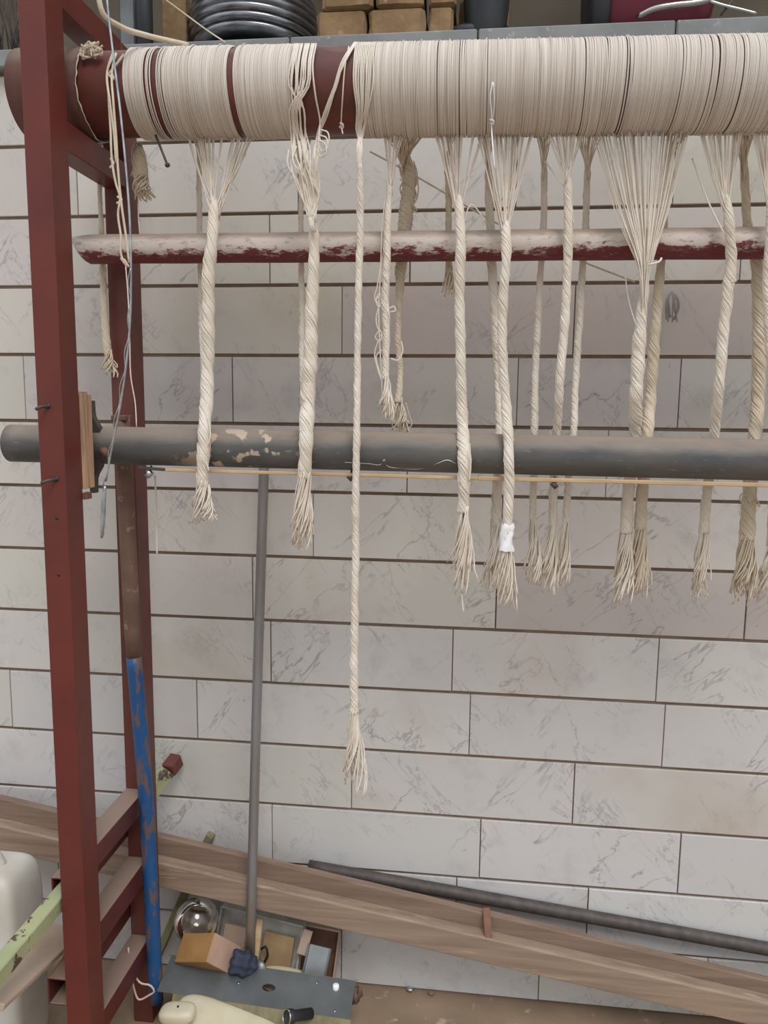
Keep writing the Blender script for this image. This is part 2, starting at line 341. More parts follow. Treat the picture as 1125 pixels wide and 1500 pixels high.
_, zA, hA = rung(1238, 1270, 145); _, zB, hB = rung(1351, 1386, 149); _, zC, hC = rung(1480, 1512, 152)
# stubs of the hollow rungs standing out in front of the post, beside it
TXC = PXC-PW/2-.0235
for zc, hh, Y0 in ((P(62, 1302, 1.265)[2], .050, 1.265), (P(70, 1452, 1.235)[2], .056, 1.235)):
    m = MB(); sq_tube(m, (TXC, Y0, zc), (TXC, RY+PD-.035, zc), .044, hh, .0035); m.build('side_tube', RUNG, loom, smooth=False, bevel=.002, label='open ended hollow tube beside the post')
for (x, y) in ((83, 759), (86, 842)): m = MB(); c = P(x, y, FY); lathe(m, c+[0, -.0005, 0], [(.0028, 0), (.0028, .001)], (0, 1, 0), 12, (0, 0, 1)); m.build('bolt_hole', BLACK, loom)
for (x, y, x2, y2) in ((70, 595, 52, 600), (82, 702, 60, 708)):      # bent nails through the front post
    m = MB(); a = P(x, y, FY); c = P(x2, y2, FY-.018); r = .0028
    tube(m, smooth_path([a+[0.002, .01, .001], a, (a+c)/2+[0, -.006, .001], c], 10), r, 8); m.build('bent_nail', DARKST, loom)
    m = MB(); lathe(m, a+[0, -.0006, 0], [(.005, 0), (.005, .001)], (0, 1, 0), 12, (0, 0, 1)); m.build('nail_hole', BLACK, loom)

# ------------------------------------------------------------------ warp beam
BY = 1.386
def tang(x, y0, y1):
    v0, v1 = ray(x, y0), ray(x, y1); e0, e1 = math.atan2(v0[2], v0[1]), math.atan2(v1[2], v1[1]); ec = (e0+e1)/2
    return CZ+BY*math.tan(ec), BY/math.cos(ec)*math.sin((e0-e1)/2), P(x, (y0+y1)/2, BY)[0]
zl, rl, xl = tang(200, 68, 207); zr, rr_, xr = tang(1120, 48, 198)
BR = (rl+rr_)/2
def axis_pt(X): return np.array([X, BY, zl+(zr-zl)*(X-xl)/(xr-xl)])
print('beam', zl, zr, rl, rr_, 'ledge', LZ0, LZ1, 'rung top', zlow+hlow/2, 'beam bottom', zl-BR)
FX = lambda x: P(x, 135, BY-BR)[0]
beam = thing('warp_beam', 'dull red round warp beam with cream cotton warp wound round it', 'warp beam', axis_pt(FX(178)))
rb = BR-.0045; xs0 = FX(112); xe = 1.25
m = MB(); cyl_pipe(m, axis_pt(FX(60)), axis_pt(xe), rb, .006, 56, 60); m.build('roller', ROLLER, beam)
rs = rb+.007; m = MB(); d = 56; a = np.arange(d)*2*math.pi/d; rg = random.Random(5)
p0 = axis_pt(FX(8)); v = []; nr_ = 5
jag = [rg.uniform(-.0012, .0012)+.0015*math.sin(5*q_) for q_ in a]
for i in range(nr_+1):
    for j in range(d):
        X = p0[0]+(xs0-p0[0])*i/nr_ + (jag[j] if i == nr_ else 0); c = axis_pt(X); v.append(c+[0, rs*math.cos(a[j]), rs*math.sin(a[j])])
for rrr, i in ((rs-.004, nr_), (rs-.004, 0)):
    for j in range(d):
        X = p0[0]+(xs0-p0[0])*i/nr_+(jag[j] if i else 0); c = axis_pt(X); v.append(c+[0, rrr*math.cos(a[j]), rrr*math.sin(a[j])])
f = []; K = nr_+3
for i in range(K):
    k = (i+1) % K
    for j in range(d): q_ = (j+1) % d; f.append((i*d+j, i*d+q_, k*d+q_, k*d+j))
m.add(v, f); m.build('sleeve', SLEEVE, beam, label='rusty sleeve with a ragged edge round the beam end')
# torn pale edge of the sleeve
m = MB(); tube(m, [axis_pt(xs0+jag[j % d]+.001)+[0, (rs-.0005)*math.cos(a[j % d]), (rs-.0005)*math.sin(a[j % d])] for j in range(d+1)], [.0006+.0009*rg.random() for _ in range(d+1)], 5); m.build('frayed_edge', YARN2, beam)
# windings: every turn of yarn its own ring
m = MB(); rg = random.Random(11); ns = 44; th = np.arange(ns)*2*math.pi/ns
def ring(X, R, tilt, ph, r, sides=5):
    c = axis_pt(X); b_ = np.arange(sides)*2*math.pi/sides; wob = .0006*np.sin(th*2+ph*3)
    ct, st_ = np.cos(th), np.sin(th); v = []
    rad = R+r*np.cos(b_)[None, :]; xx = r*np.sin(b_)[None, :]+(tilt*np.sin(th+ph)+wob)[:, None]
    V = np.stack([X+xx, c[1]+rad*ct[:, None], c[2]+rad*st_[:, None]], -1).reshape(-1, 3)
    f = [(i*sides+j, i*sides+(j+1) % sides, ((i+1) % ns)*sides+(j+1) % sides, ((i+1) % ns)*sides+j) for i in range(ns) for j in range(sides)]
    m.add(V, f)
groups = [(180, 205, .0021), (206, 211, .003), (213, 219, .0034), (229, 238, .0033), (239, 330, .00215), (342, 424, .00215), (525, 1240, .00215)]
gaps = [646.5, 680, 723, 869, 928.5, 931.5, 1050, 1060, 1095]
lines = [245, 252, 262, 285, 318, 360, 590, 612, 668, 1010, 1030]
for (x0, x1, sp) in groups:
    X = FX(x0); X1 = FX(x1)
    while X < X1:
        px = x0+(x1-x0)*(X-FX(x0))/(X1-FX(x0)); 
        near = min(abs(px-g) for g in gaps); nl = min(abs(px-g) for g in lines)
        tl = (.003 if px > 900 else 0)
        if near > .9 or sp > .0025:
            ring(X, BR-.0015+rg.uniform(-.0005, .0005), rg.uniform(-.0008, .0008)+tl, rg.uniform(-.3, .3)-.2, .00122 if nl > .7 else .0009)
            if sp < .0025 and rg.random() > .07: ring(X+sp/2, BR-.0029, tl, -.2, .00135, 4)
        if rg.random() < .05: ring(X, BR+.0009, rg.uniform(-.005, .005), rg.uniform(0, 6.28), .0008)
        X += sp*rg.uniform(.94, 1.10)*(1.25 if (640 < px < 740 or 850 < px < 935 or px > 1040) and rg.random() < .2 else 1)
m.build('warp_winding', WIND, beam, kind='stuff', label='cream cotton yarn wound turn by turn')
# nail and knot of rag
m = MB(); a_ = P(228, 198, BY-.02); c_ = P(245, 241, BY-.045); tube(m, [a_, a_*.4+c_*.6, c_], .0022, 8); lathe(m, c_, [(.0045, 0), (.0045, .0025)], c_-a_, 12, (0, 1, 0)); m.build('nail', DARKST, beam, label='dark headed nail sticking out under the winding')
m = MB(); rg = random.Random(4)
for i in range(34):
    c = P(131+rg.uniform(-11, 13), 72+rg.uniform(-6, 8), BY-.072); q_ = [c+np.array([rg.uniform(-.010, .010), rg.uniform(-.005, .005), rg.uniform(-.008, .008)]) for _ in range(4)]
    tube(m, smooth_path(q_, 16), .0017, 5)
m.build('rag_knot', YARN2, beam, kind='stuff', label='tangled knot of yarn at the ragged edge')

# ------------------------------------------------------------------ cords
CB = lambda X, dy=0: axis_pt(X)+[0, dy, -math.sqrt(max(BR*BR-dy*dy, 1e-6))]
def wp(p, Y): return P(p[0], p[1], p[2] if len(p) > 2 else Y)
def strand_rope(mb, path, rad, n=9, pitch=.055, rs_=.42, seed=0, phase=0):
    L = np.concatenate([[0], np.cumsum(np.linalg.norm(np.diff(path, axis=0), axis=1))]); t, N, B = frames(path)
    rad = np.interp(np.linspace(0, 1, len(path)), np.linspace(0, 1, len(rad)), rad)*1.1; rg = random.Random(seed)
    rad = rad*(.35+.65*np.minimum(1, L/.035)**.7)
    g = 5 if n > 8 else 4; nn = g*4 if n > 8 else g*3; rs_ = math.sin(math.pi/nn)*1.18
    pj = np.cumsum(np.array([rg.gauss(0, .045) for _ in L])); wv = 1+.07*np.sin(L*2*math.pi/.045+rg.uniform(0, 6))+.04*np.sin(L*2*math.pi/.11)
    for k in range(nn):
        a0 = 2*math.pi*k/nn+phase; an = a0-L/pitch*2*math.pi*.8+pj+rg.uniform(-.08, .08)
        ply = 1.03-.14*(k % g == 0)+rg.uniform(-.05, .05)
        off = (rad*(1-rs_)*ply*wv)[:, None]*(np.cos(an)[:, None]*N+np.sin(an)[:, None]*B)
        tube(mb, path+off, rad*rs_*rg.uniform(.85, 1.12), 5)
    tube(mb, path, rad*.66, 6)
    for q_ in range(3):                          # a few stray threads lying across the lay of the rope
        a0 = rg.uniform(0, 6.28); an = a0-L/(pitch*rg.uniform(1.2, 2.2))*2*math.pi
        off = (rad*1.03)[:, None]*(np.cos(an)[:, None]*N+np.sin(an)[:, None]*B); i0 = rg.randint(0, max(0, len(path)-12)); i1 = min(len(path), i0+rg.randint(9, 26))
        if i1-i0 > 4: tube(mb, (path+off)[i0:i1], .0009, 4)
def fan(mb, starts, apex, r_apex, seed, dy=0.0, rt=.0011, bundles=None):
    rg = random.Random(seed)
    for i, (px, cnt) in enumerate([(a_+rg.uniform(-2, 2), b_+1) for a_, b_ in starts]):
        Xc = P(px, 203, BY+dy)[0]
        e = apex+np.array([rg.uniform(-.6, .6)*r_apex, rg.uniform(-.8, .8)*r_apex, rg.uniform(-.024, .0)])
        for k in range(cnt):
            s = CB(Xc+(k-(cnt-1)/2)*.0022+rg.uniform(-.001, .001), dy+rg.uniform(-.004, .004))+[0, 0, .001]
            mid = (s+e)/2+np.array([rg.uniform(-.002, .002), rg.uniform(-.002, .002), 0])
            mid[0] += (s[0]-e[0])*.06
            ee = e+np.array([rg.uniform(-.3, .3)*r_apex, rg.uniform(-.9, .2)*r_apex, rg.uniform(-.03, -.004)])
            tube(mb, smooth_path([s, mid, ee], 8), rt, 5)
def tassel(mb, p0, dirv, L, r0, spread, n, seed, rt=.0013, kink=.004):
    rg = random.Random(seed); d = dirv/np.linalg.norm(dirv)
    for k in range(n):
        an = rg.uniform(0, 6.28); q_ = math.sqrt(rg.random()); o = np.array([math.cos(an), math.sin(an), 0])*q_
        l = L*rg.uniform(.62, 1.0) if k > 1 else L*1.02
        sw = rg.uniform(-1.2, 1.2); pts = []
        for i in range(7):
            u = i/6; tw = an-u*2.2
            rr2 = r0*1.0*q_+(spread-r0)*q_*max(0, u-.15)**1.2*1.35
            pts.append(p0+d*l*u+rr2*np.array([math.cos(tw), math.sin(tw), 0])+np.array([kink*.7*math.sin(u*7+sw*3)*u, kink*.4*math.cos(u*6+sw)*u, 0]))
        tube(mb, smooth_path(pts, 12), rt, 5)
cords = []
def cord(label, path, r, tas=None, starts=None, Y=1.395, seed=1, n=9, pitch=.055, mt=YARN, dy=0.0, apexr=None, name='twisted_cord', extra=None, group=None, tn=26, spread=None):
    pts = np.array([wp(p, Y) for p in path]); root = thing(name, label, 'cord', pts[0], group or 'twisted cotton cords hanging from the warp beam')
    m_ = S(path[0][0], path[0][1], Y, 1)
    rads = [q_*m_ for q_ in (r if isinstance(r, (list, tuple)) else [r])]
    L = np.linalg.norm(np.diff(pts, axis=0), axis=1).sum(); sp_ = smooth_path(pts, max(10, int(L/.0055)))
    rg = random.Random(seed+900); k = len(sp_)
    w_ = np.cumsum(np.array([[rg.gauss(0, 1), rg.gauss(0, 1), 0] for _ in range(k)]), 0); w_ -= np.linspace(0, 1, k)[:, None]*w_[-1]; sp_ = sp_+w_*.00016
    m = MB(); strand_rope(m, sp_, rads if len(rads) > 1 else rads*2, n, pitch*(1 if rads[0] > .006 else .8), .42, seed); m.build('twisted_strands', mt, root, kind='stuff')
    if starts:
        m = MB(); fan(m, starts, pts[0]+[0, 0, -.004], rads[0]*.9, seed, dy); m.build('fanned_threads', mt, root, kind='stuff')
    if tas:
        e = wp(tas, path[-1][2] if len(path[-1]) > 2 else Y); p0 = sp_[-3]; Lt = np.linalg.norm(e-p0)
        m = MB(); tassel(m, p0, e-p0, Lt, rads[-1]*1.1, S(tas[0], tas[1], Y, spread or 14)*1.15, int(tn*1.7), seed+5); m.build('frayed_end', mt, root, kind='stuff')
    if extra:
        m = MB()
        for q_ in extra:
            tube(m, smooth_path([wp(p, Y) for p in q_], max(12, len(q_)*7)), .0013, 5)
        m.build('loose_thread', mt, root, kind='stuff')
    return root
FC = 1.338      # depth of a cord hanging in front of the lower pipe
# -- cords hanging in front of both bars
cord('thick cream cord in front of both bars, first to the right of the red posts', [(314, 288, 1.385), (312, 340), (307, 400), (306, 480), (304, 560), (300, 640, 1.332), (296, 712, 1.335)], [6.5, 8.5, 9, 9, 8], (300, 768), [(278, 2), (292, 4), (300, 4), (312, 3), (326, 1), (342, 3), (352, 3), (364, 4)], 1.36, 1, 10, .07, spread=15,
     extra=[[(322, 285, 1.385), (340, 262, 1.385), (360, 225, 1.39)], [(318, 300, 1.38), (335, 255, 1.388), (348, 212, 1.39)], [(288, 215, 1.386), (300, 260, 1.386), (312, 300, 1.38)], [(304, 610, 1.33), (308, 640, 1.325), (300, 665, 1.325), (306, 690, 1.325)]])
cord('thin cord hanging just left of and partly behind the first thick cord', [(291, 225), (292, 300), (294, 390), (295, 470), (299, 560, 1.42)], [3.5, 4, 4.5, 4], (300, 600), [(284, 2), (292, 3), (300, 2)], 1.475, 2, 6, .04, dy=.03, spread=5, tn=8)
B = cord('matted cream cord with untidy loops over the beam, beside the bare patch', [(459, 315, 1.345), (460, 380), (457, 440), (455, 520), (452, 580), (449, 640, 1.33), (446, 700, 1.335)], [6, 8, 9, 10, 10, 9], (441, 804), None, 1.35, 3, 10, .075, spread=14, tn=34)
cord('thinner cord close behind the matted loopy cord', [(441, 225), (441, 330), (441, 420), (442, 500), (444, 580, 1.45), (444, 640, 1.44)], [3, 4, 4.5, 4.5], None, [(428, 3), (436, 3), (446, 3), (456, 2)], 1.475, 4, 6, .045, dy=.03)
cord('longest slim cord hanging far below the dark pipe', [(528, 240, 1.32), (528, 330, 1.34), (526, 430), (524, 540), (523, 640, 1.328), (522, 700, 1.333), (521, 800, 1.34), (520, 900, 1.34), (519, 1045, 1.34)], [5, 5, 5, 5.5, 6, 6.5], (521, 1160), None, 1.34, 5, 7, .055, spread=17, tn=20)
cord('cord with knots and curls, ending just above the dark pipe', [(573, 238), (569, 300), (567, 380, 1.385), (565, 440), (566, 500), (564, 556)], [4, 5, 5.5, 5], (568, 618), [(562, 2), (570, 3), (580, 3), (590, 2)], 1.39, 6, 7, .05, spread=11, tn=18,
     extra=[[(571, 245), (560, 330), (556, 400), (552, 422), (549, 438), (556, 446), (562, 436), (556, 430), (549, 444)], [(556, 446), (551, 466), (553, 480), (560, 490), (556, 500), (550, 495), (557, 482)], [(558, 490), (562, 510), (552, 520), (556, 545), (560, 562)], [(554, 500), (549, 515), (553, 540), (560, 560)],
            [(557, 432), (551, 440), (554, 449), (562, 446), (564, 436), (556, 434)], [(570, 452), (577, 449), (579, 455), (572, 457)], [(571, 255), (566, 330), (558, 400), (555, 440), (556, 500), (560, 560)], [(572, 525), (582, 528), (590, 514), (588, 500)]])
cord('braided tan hank gathered under the beam, tapering to a slim tail above the pipe', [(594, 218), (600, 260), (596, 300), (592, 345), (588, 390), (585, 440), (583, 500), (586, 545), (583, 590, 1.47)], [7, 10, 9.5, 8.5, 5, 4.5, 4.5, 5], (586, 640), [(574, 7), (583, 8), (592, 8), (601, 8), (610, 8)], 1.485, 7, 9, .032, YARN2, dy=.03, spread=12, tn=16,
     extra=[[(588, 245), (600, 256), (612, 262), (606, 275), (592, 268)], [(586, 262), (604, 280), (606, 296), (590, 285)], [(588, 285), (605, 300), (610, 308), (596, 312)], [(584, 240), (590, 262), (604, 272), (610, 290), (600, 306), (588, 318)], [(606, 236), (611, 256), (604, 278), (588, 296), (584, 312)], [(586, 300), (600, 316), (606, 302), (590, 290)], [(588, 318), (602, 326), (600, 336), (588, 332)], [(600, 246), (612, 268), (611, 290), (604, 306), (611, 312)], [(604, 255), (586, 275), (590, 292)], [(594, 590), (600, 610), (603, 622), (596, 630)]])
cord('short frayed rear cord ending between the pale bar and the pipe', [(655, 222), (657, 300), (657, 380), (658, 400)], [5, 4, 5], (658, 434), [(648, 2), (656, 3), (664, 2)], 1.482, 8, 6, .05, YARN2, dy=.03, spread=8, tn=12)
cord('cream cord in front of both bars, third long one from the twin white tipped cord', [(672, 285, 1.39), (675, 340), (673, 430), (675, 530), (677, 620), (680, 680, 1.332), (678, 750, 1.34)], [6, 7, 7, 7, 9, 8], (678, 868), [(640, 2), (650, 4), (660, 3), (668, 4), (678, 2), (693, 2), (704, 2)], 1.365, 9, 9, .06, spread=17, tn=24,
     extra=[[(712, 325, 1.4), (690, 300, 1.39), (678, 330, 1.385)], [(672, 840, 1.34), (676, 870, 1.34), (679, 896, 1.335)], [(688, 650, 1.32), (689, 690, 1.318), (687, 704, 1.318)]])['label'] = 'cream cord in front of both bars with one long stray thread at its tip'
cord('rear cord hanging behind and left of the white tipped cord', [(716, 225), (717, 300), (721, 390), (726, 470), (731, 560), (733, 620, 1.455), (729, 712, 1.44), (726, 770, 1.44)], [5.5, 6, 7, 6.5, 7], (722, 866), [(706, 2), (712, 4), (718, 3), (724, 2)], 1.48, 10, 8, .05, dy=.03, spread=14, tn=24)
I = cord('cream cord in front of both bars with its lower end bound in bright white tape', [(741, 322, 1.385), (742, 370), (737, 440), (736, 520), (741, 590), (746, 660, 1.332), (746, 720, 1.335), (742, 790, 1.34)], [7, 6.5, 6.5, 7, 7, 7], (742, 896), [(700, 1), (711, 3), (722, 3), (732, 3), (742, 4), (752, 4), (765, 3), (778, 2)], 1.36, 11, 9, .06, spread=16, tn=22)
m = MB(); c = P(743, 766, 1.34); d_ = P(741, 806, 1.34); rg = random.Random(2)
prof = []; a8 = 18; v = []
for i in range(9):
    p = c+(d_-c)*i/8
    for j in range(a8): an = 2*math.pi*j/a8; r_ = (.0115+.0016*math.sin(3*an+i)+rg.uniform(-.0012, .0012))*(1 if i < 7 else 1.12)*(.8 if i == 0 else 1); v.append(p+[r_*math.cos(an), r_*math.sin(an), rg.uniform(-.001, .001)+(rg.uniform(-.006, .002) if i == 8 else 0)])
m.add(v, [(i*a8+j, i*a8+(j+1) % a8, (i+1)*a8+(j+1) % a8, (i+1)*a8+j) for i in range(8) for j in range(a8)]); m.build('tape_wrap', WHITE, I, label='bright white tape wound round the cord end')
cord('slim rear cord, first to the right of the white tipped cord', [(798, 225), (797, 330), (793, 400), (789, 480), (786, 560), (785, 630, 1.45), (782, 712, 1.44), (780, 760, 1.44)], [4.5, 4.5, 5, 5], (784, 858), [(790, 3), (797, 4), (804, 3)], 1.48, 12, 7, .045, dy=.03, spread=12, tn=16)
cord('cord before the pale bar but behind the dark pipe, between two slim rear cords', [(832, 245), (832, 340, 1.39), (830, 400, 1.395), (825, 490), (820, 560), (816, 640, 1.432), (811, 712, 1.44), (810, 770, 1.44)], [6, 6.5, 6.5, 6, 6.5], (804, 870), [(806, 2), (815, 3), (824, 3), (832, 3), (842, 3), (852, 3)], 1.395, 13, 8, .055, spread=13, tn=24,
     extra=[[(808, 640, 1.43), (806, 632, 1.43), (814, 628, 1.43)], [(798, 235, 1.41), (812, 255, 1.4), (826, 272, 1.395)]])
cord('slim rear cord to the left of the wide fan of threads', [(861, 225), (858, 330), (853, 410), (848, 490), (843, 560), (840, 630, 1.45), (832, 712, 1.44), (829, 765, 1.44)], [4.5, 5, 5, 5], (824, 864), [(850, 3), (857, 3), (864, 3), (872, 2), (882, 1)], 1.48, 14, 7, .045, dy=.03, spread=10, tn=16)
Mc = cord('thick cord drawn from the widest fan of single threads', [(948, 400, 1.38), (941, 450, 1.39), (936, 510), (932, 580), (930, 640, 1.432), (921, 716, 1.442), (917, 780, 1.445)], [5, 9, 9, 8, 9], (910, 886), None, 1.395, 15, 10, .075, spread=17, tn=32)
m = MB(); rg = random.Random(33); ap = P(947, 408, 1.38)
for i in range(62):
    u = (i+rg.random()*.8)/62; px = 868+u*140; tx = 948+(u-.5)*20
    s = CB(P(px, 203, BY)[0], rg.uniform(-.012, .012))+[0, 0, .001]; ty = 375+rg.uniform(-10, 45)+abs(u-.5)*40
    e = P(944+(u-.5)*24*max(0, (440-ty)/60), ty, 1.378+rg.uniform(-.004, .004)); md = s*.5+e*.5+[(s[0]-e[0])*.04, 0, 0]
    q_ = smooth_path([s, md, e, P(941+(u-.5)*10, ty+40, 1.389)], 10); tube(m, q_, .0009 if u < .25 else .00105, 5)
tube(m, smooth_path([P(950, 388, 1.366), P(958, 386, 1.364), (P(966, 383, 1.366)), P(969, 378, 1.37)], 10), .0018, 5)
tube(m, smooth_path([P(914, 385, 1.40), P(921, 440, 1.40), P(932, 478, 1.39)], 10), .0011, 5)
m.build('fanned_threads', YARN, Mc, kind='stuff')
cord('thick rear cord close to the right of the cord from the widest fan', [(976, 225), (972, 330), (967, 400), (961, 460), (956, 530), (951, 590), (947, 640, 1.45), (941, 716, 1.447), (938, 775, 1.447)], [5, 5, 7, 8, 8, 8], (936, 874), [(984, 2), (992, 3), (1003, 3)], 1.482, 16, 9, .06, YARN2, dy=.03, spread=14, tn=28)
cord('cream cord joined by one slanting stray thread, second from the right picture edge', [(1064, 285, 1.39), (1069, 340, 1.385), (1071, 375), (1066, 430), (1059, 490), (1053, 560), (1045, 640, 1.432), (1036, 718, 1.442), (1031, 780, 1.445)], [6, 7.5, 7, 7, 7], (1024, 878), [(1030, 4), (1040, 4), (1050, 3), (1066, 3), (1076, 4), (1084, 3)], 1.395, 17, 9, .06, spread=12, tn=24,
     extra=[[(1014, 232, 1.4), (1035, 290, 1.39), (1062, 345, 1.375)], [(1072, 405, 1.375), (1078, 412, 1.37), (1073, 414, 1.375)]])
cord('thick rear cord with a stray thread loop below the pipe, near the right edge', [(1090, 225), (1096, 330), (1110, 390), (1113, 450), (1113, 520), (1111, 590), (1106, 643, 1.45), (1099, 722, 1.447), (1094, 790, 1.447)], [5, 5.5, 9, 9, 8.5, 9, 10], (1090, 882), [(1084, 4), (1092, 4), (1100, 4)], 1.482, 18, 10, .07, YARN2, dy=.03, spread=17, tn=34,
      extra=[[(1090, 738, 1.43), (1084, 732, 1.43), (1086, 724, 1.43), (1094, 726, 1.43)], [(1102, 735, 1.43), (1113, 742, 1.43), (1108, 730, 1.43)]])
cord('cord cut by the right picture edge', [(1130, 285), (1128, 340, 1.39), (1124, 420), (1130, 520), (1134, 620, 1.432), (1134, 720, 1.44), (1130, 800, 1.44)], [6, 7, 7, 7], (1125, 880), [(1104, 3), (1112, 4), (1120, 3), (1134, 3), (1144, 3)], 1.395, 19, 8, .06, spread=13, tn=20)
cord('frayed grey-cream cord between the front and rear red posts', [(144, 215), (147, 300), (150, 370), (152, 430), (155, 490), (158, 520)], [5, 3, 4, 5, 5.5], (161, 552), None, 1.47, 20, 7, .05, YARN2, spread=9, tn=14)
T = cord('short tan hank hanging under the left end of the winding', [(205, 212), (204, 235), (207, 262)], [8, 11, 9], (212, 292), None, 1.42, 21, 10, .09, YARN2, spread=13, tn=24, extra=[[(198, 204), (193, 225), (196, 242), (192, 258)], [(203, 270), (203, 320), (205, 345)]])
# threads over the bare patch that run into the matted cord B: they come over the beam top
def over(mb, pts, r=.0013, seed=0):
    tube(mb, smooth_path([surf(x, y, o) if y < 196 else P(x, y, FC-.004) for x, y, o in pts], 26), r, 5)
def surf(x, y, off=0.002):
    v = ray(x, y); o = np.array([0, 0, CZ]); c = np.array([BY, zl+(zr-zl)*.3]); # ray / beam cylinder in the YZ plane
    t1 = None; dy_, dz_ = v[1], v[2]; A = dy_*dy_+dz_*dz_; ap_ = axis_pt(P(x, y, BY)[0]); Bq = -2*(dy_*ap_[1]+dz_*(ap_[2]-CZ)); R_ = BR+off
    Cq = ap_[1]**2+(ap_[2]-CZ)**2-R_*R_; D_ = Bq*Bq-4*A*Cq
    if D_ < 0:
        t = -Bq/2/A; p = o+v*t; n = p[1:]-ap_[1:]; n = n/np.linalg.norm(n)*R_; return np.array([p[0], ap_[1]+n[0], ap_[2]+n[1]])
    return o+v*((-Bq-math.sqrt(D_))/2/A)
m = MB(); rg = random.Random(8)
for k in range(13):
    x0 = 426+k*2.4+rg.uniform(-1, 1); x1 = 434+rg.uniform(-8, 14)
    over(m, [(x0+6, 64, .003), (x0+1, 90, .003), (x0-1+rg.uniform(-2, 2), 125, .003), (x1-2, 160, .005), (x1, 190, .006), (x1+5+rg.uniform(-6, 6), 225, 0), (x1+10+rg.uniform(-5, 5), 262, 0), (455+rg.uniform(-6, 6), 310, 0), (459+rg.uniform(-4, 4), 340, 0)], .0013)
for k in range(6):
    over(m, [(523-k*.7, 62, .003), (505-k+rg.uniform(-1, 1), 92, .004), (490+rg.uniform(-2, 2), 130, .004), (476+rg.uniform(-3, 3), 170, .006), (468+rg.uniform(-4, 4), 194, .007), (463+rg.uniform(-5, 5), 225, 0), (462+rg.uniform(-7, 7), 265, 0), (461+rg.uniform(-4, 4), 325, 0)])
over(m, [(463, 64, .003), (458, 100, .003), (462, 140, .003), (469, 180, .004), (467, 200, 0), (466, 240, 0), (463, 300, 0)], .0015)
for k in range(9):
    a1, b1 = 436+rg.uniform(-14, 20), 205+rg.uniform(0, 40)
    tube(m, smooth_path([P(a1, b1, FC-.006), P(a1+rg.uniform(-9, 9), b1+22, FC-.012), P(a1+12, b1+45, FC-.008), P(455+rg.uniform(-5, 5), 318, FC-.004)], 20), .0013, 5)
for (lx_, ly) in ((474, 198), (472, 206), (470, 214)):
    tube(m, smooth_path([P(lx_-4, ly-8, 1.31), P(lx_+6, ly-4, 1.305), P(lx_+7, ly+12, 1.305), P(lx_, ly+16, 1.31), P(lx_-6, ly+4, 1.31)], 18), .0012, 5)
m.build('loose_thread', YARN, B, kind='stuff', label='untidy loose threads looped over the beam')
CC = [o for o in bpy.data.objects if o.get('label', '').startswith('longest slim')][0]
m = MB(); rg = random.Random(9)
for k in range(12):
    x0 = 519+k*2.5; over(m, [(x0+3, 62, .003), (x0, 85, .003), (x0-1+rg.uniform(-1.5, 1.5), 120, .0035), (523+k*1.5+rg.uniform(-1, 1), 160, .004), (523+k+rg.uniform(-2, 2), 190, .005), (527+rg.uniform(-5, 5), 215, 0), (528+rg.uniform(-3, 3), 252, 0)])
m.build('fanned_threads', YARN, CC, kind='stuff', label='threads running down over the beam into the cord')
def string(name, label, pts, r, Y, mt=YARN, cat='thread', n=40, surf_=False):
    m = MB(); tube(m, smooth_path([wp(p, Y) for p in pts], n), r, 6); o = m.build(name, mt); return tag(o, label, cat)
m = MB(); over(m, [(511, 68, .003), (505, 100, .003), (502, 140, .003), (500, 184, .003), (502, 196, .003)], .0012)
k_ = MB(); tube(k_, smooth_path([surf(498, 180, .004), surf(502, 182, .006), surf(501, 188, .005), surf(497, 185, .004)], 12), .0018, 5)
k_.build('knot', YARN, tag(m.build('loose_thread', YARN), 'single pale thread with a small knot lying on the bare red patch', 'thread'))
m = MB(); tube(m, smooth_path([surf(722, 120, .002), surf(718, 140, .004), surf(720, 165, .004), surf(720, 180, .004), P(722, 215, 1.318), P(725, 248, 1.32)], 26), .0012, 6)
tube(m, smooth_path([surf(723, 122, .003), surf(724, 150, .004), surf(721, 178, .005)], 14), .001, 5)
tube(m, smooth_path([surf(717, 175, .005), surf(723, 177, .007), surf(722, 182, .006), surf(718, 180, .005)], 12), .0016, 5)
tag(m.build('loose_thread', WHITE), 'white thread knotted in front of the wound warp above the white tipped cord', 'thread')
tag_ = string('diagonal_string', 'taut thin string slanting behind the pale bar down to the right', [(542, 222), (600, 253), (745, 336), (865, 388), (930, 413)], .0016, 1.50, YARN2, n=12)
string('hanging_string', 'short white string hanging under the left end of the dark pipe', [(227, 697), (229, 740), (230, 812)], .0018, 1.42)
tag(bpy.data.objects['hanging_string'], 'short white string hanging under the left end of the dark pipe', 'thread')
# strings beside the steel wire
g = thing('knotted_strings', 'bunch of thin knotted strings hanging from the beam beside the steel wire', 'string', P(165, 80, 1.30))
m = MB(); SY = 1.297
for pts in ([(168, 80), (158, 100), (159, 140), (162, 190), (164, 235), (170, 270), (176, 290), (173, 310), (177, 345), (180, 380), (187, 388)],
            [(170, 78), (164, 105), (166, 150), (170, 200), (173, 250), (178, 300), (185, 350), (189, 385)],
            [(166, 76), (157, 105), (161, 150), (167, 195), (170, 238)], [(158, 108), (166, 116), (163, 104)], [(181, 80), (172, 92), (160, 108)],
            [(162, 232), (166, 240), (161, 246)], [(172, 288), (178, 293), (171, 298)], [(177, 378), (183, 386), (188, 391), (182, 380)]):
    tube(m, smooth_path([surf(p[0], p[1], .003) if p[1] < 150 else wp(p, SY) for p in pts], len(pts)*5), .0021, 6)
m.build('string_strand', YARN2, g, kind='stuff')
m = MB(); tube(m, smooth_path([wp(p, SY) for p in [(184, 388), (188, 440), (190, 500), (192, 555), (198, 590), (200, 625)]], 30), .0011, 5); m.build('tail_strand', YARN, g)
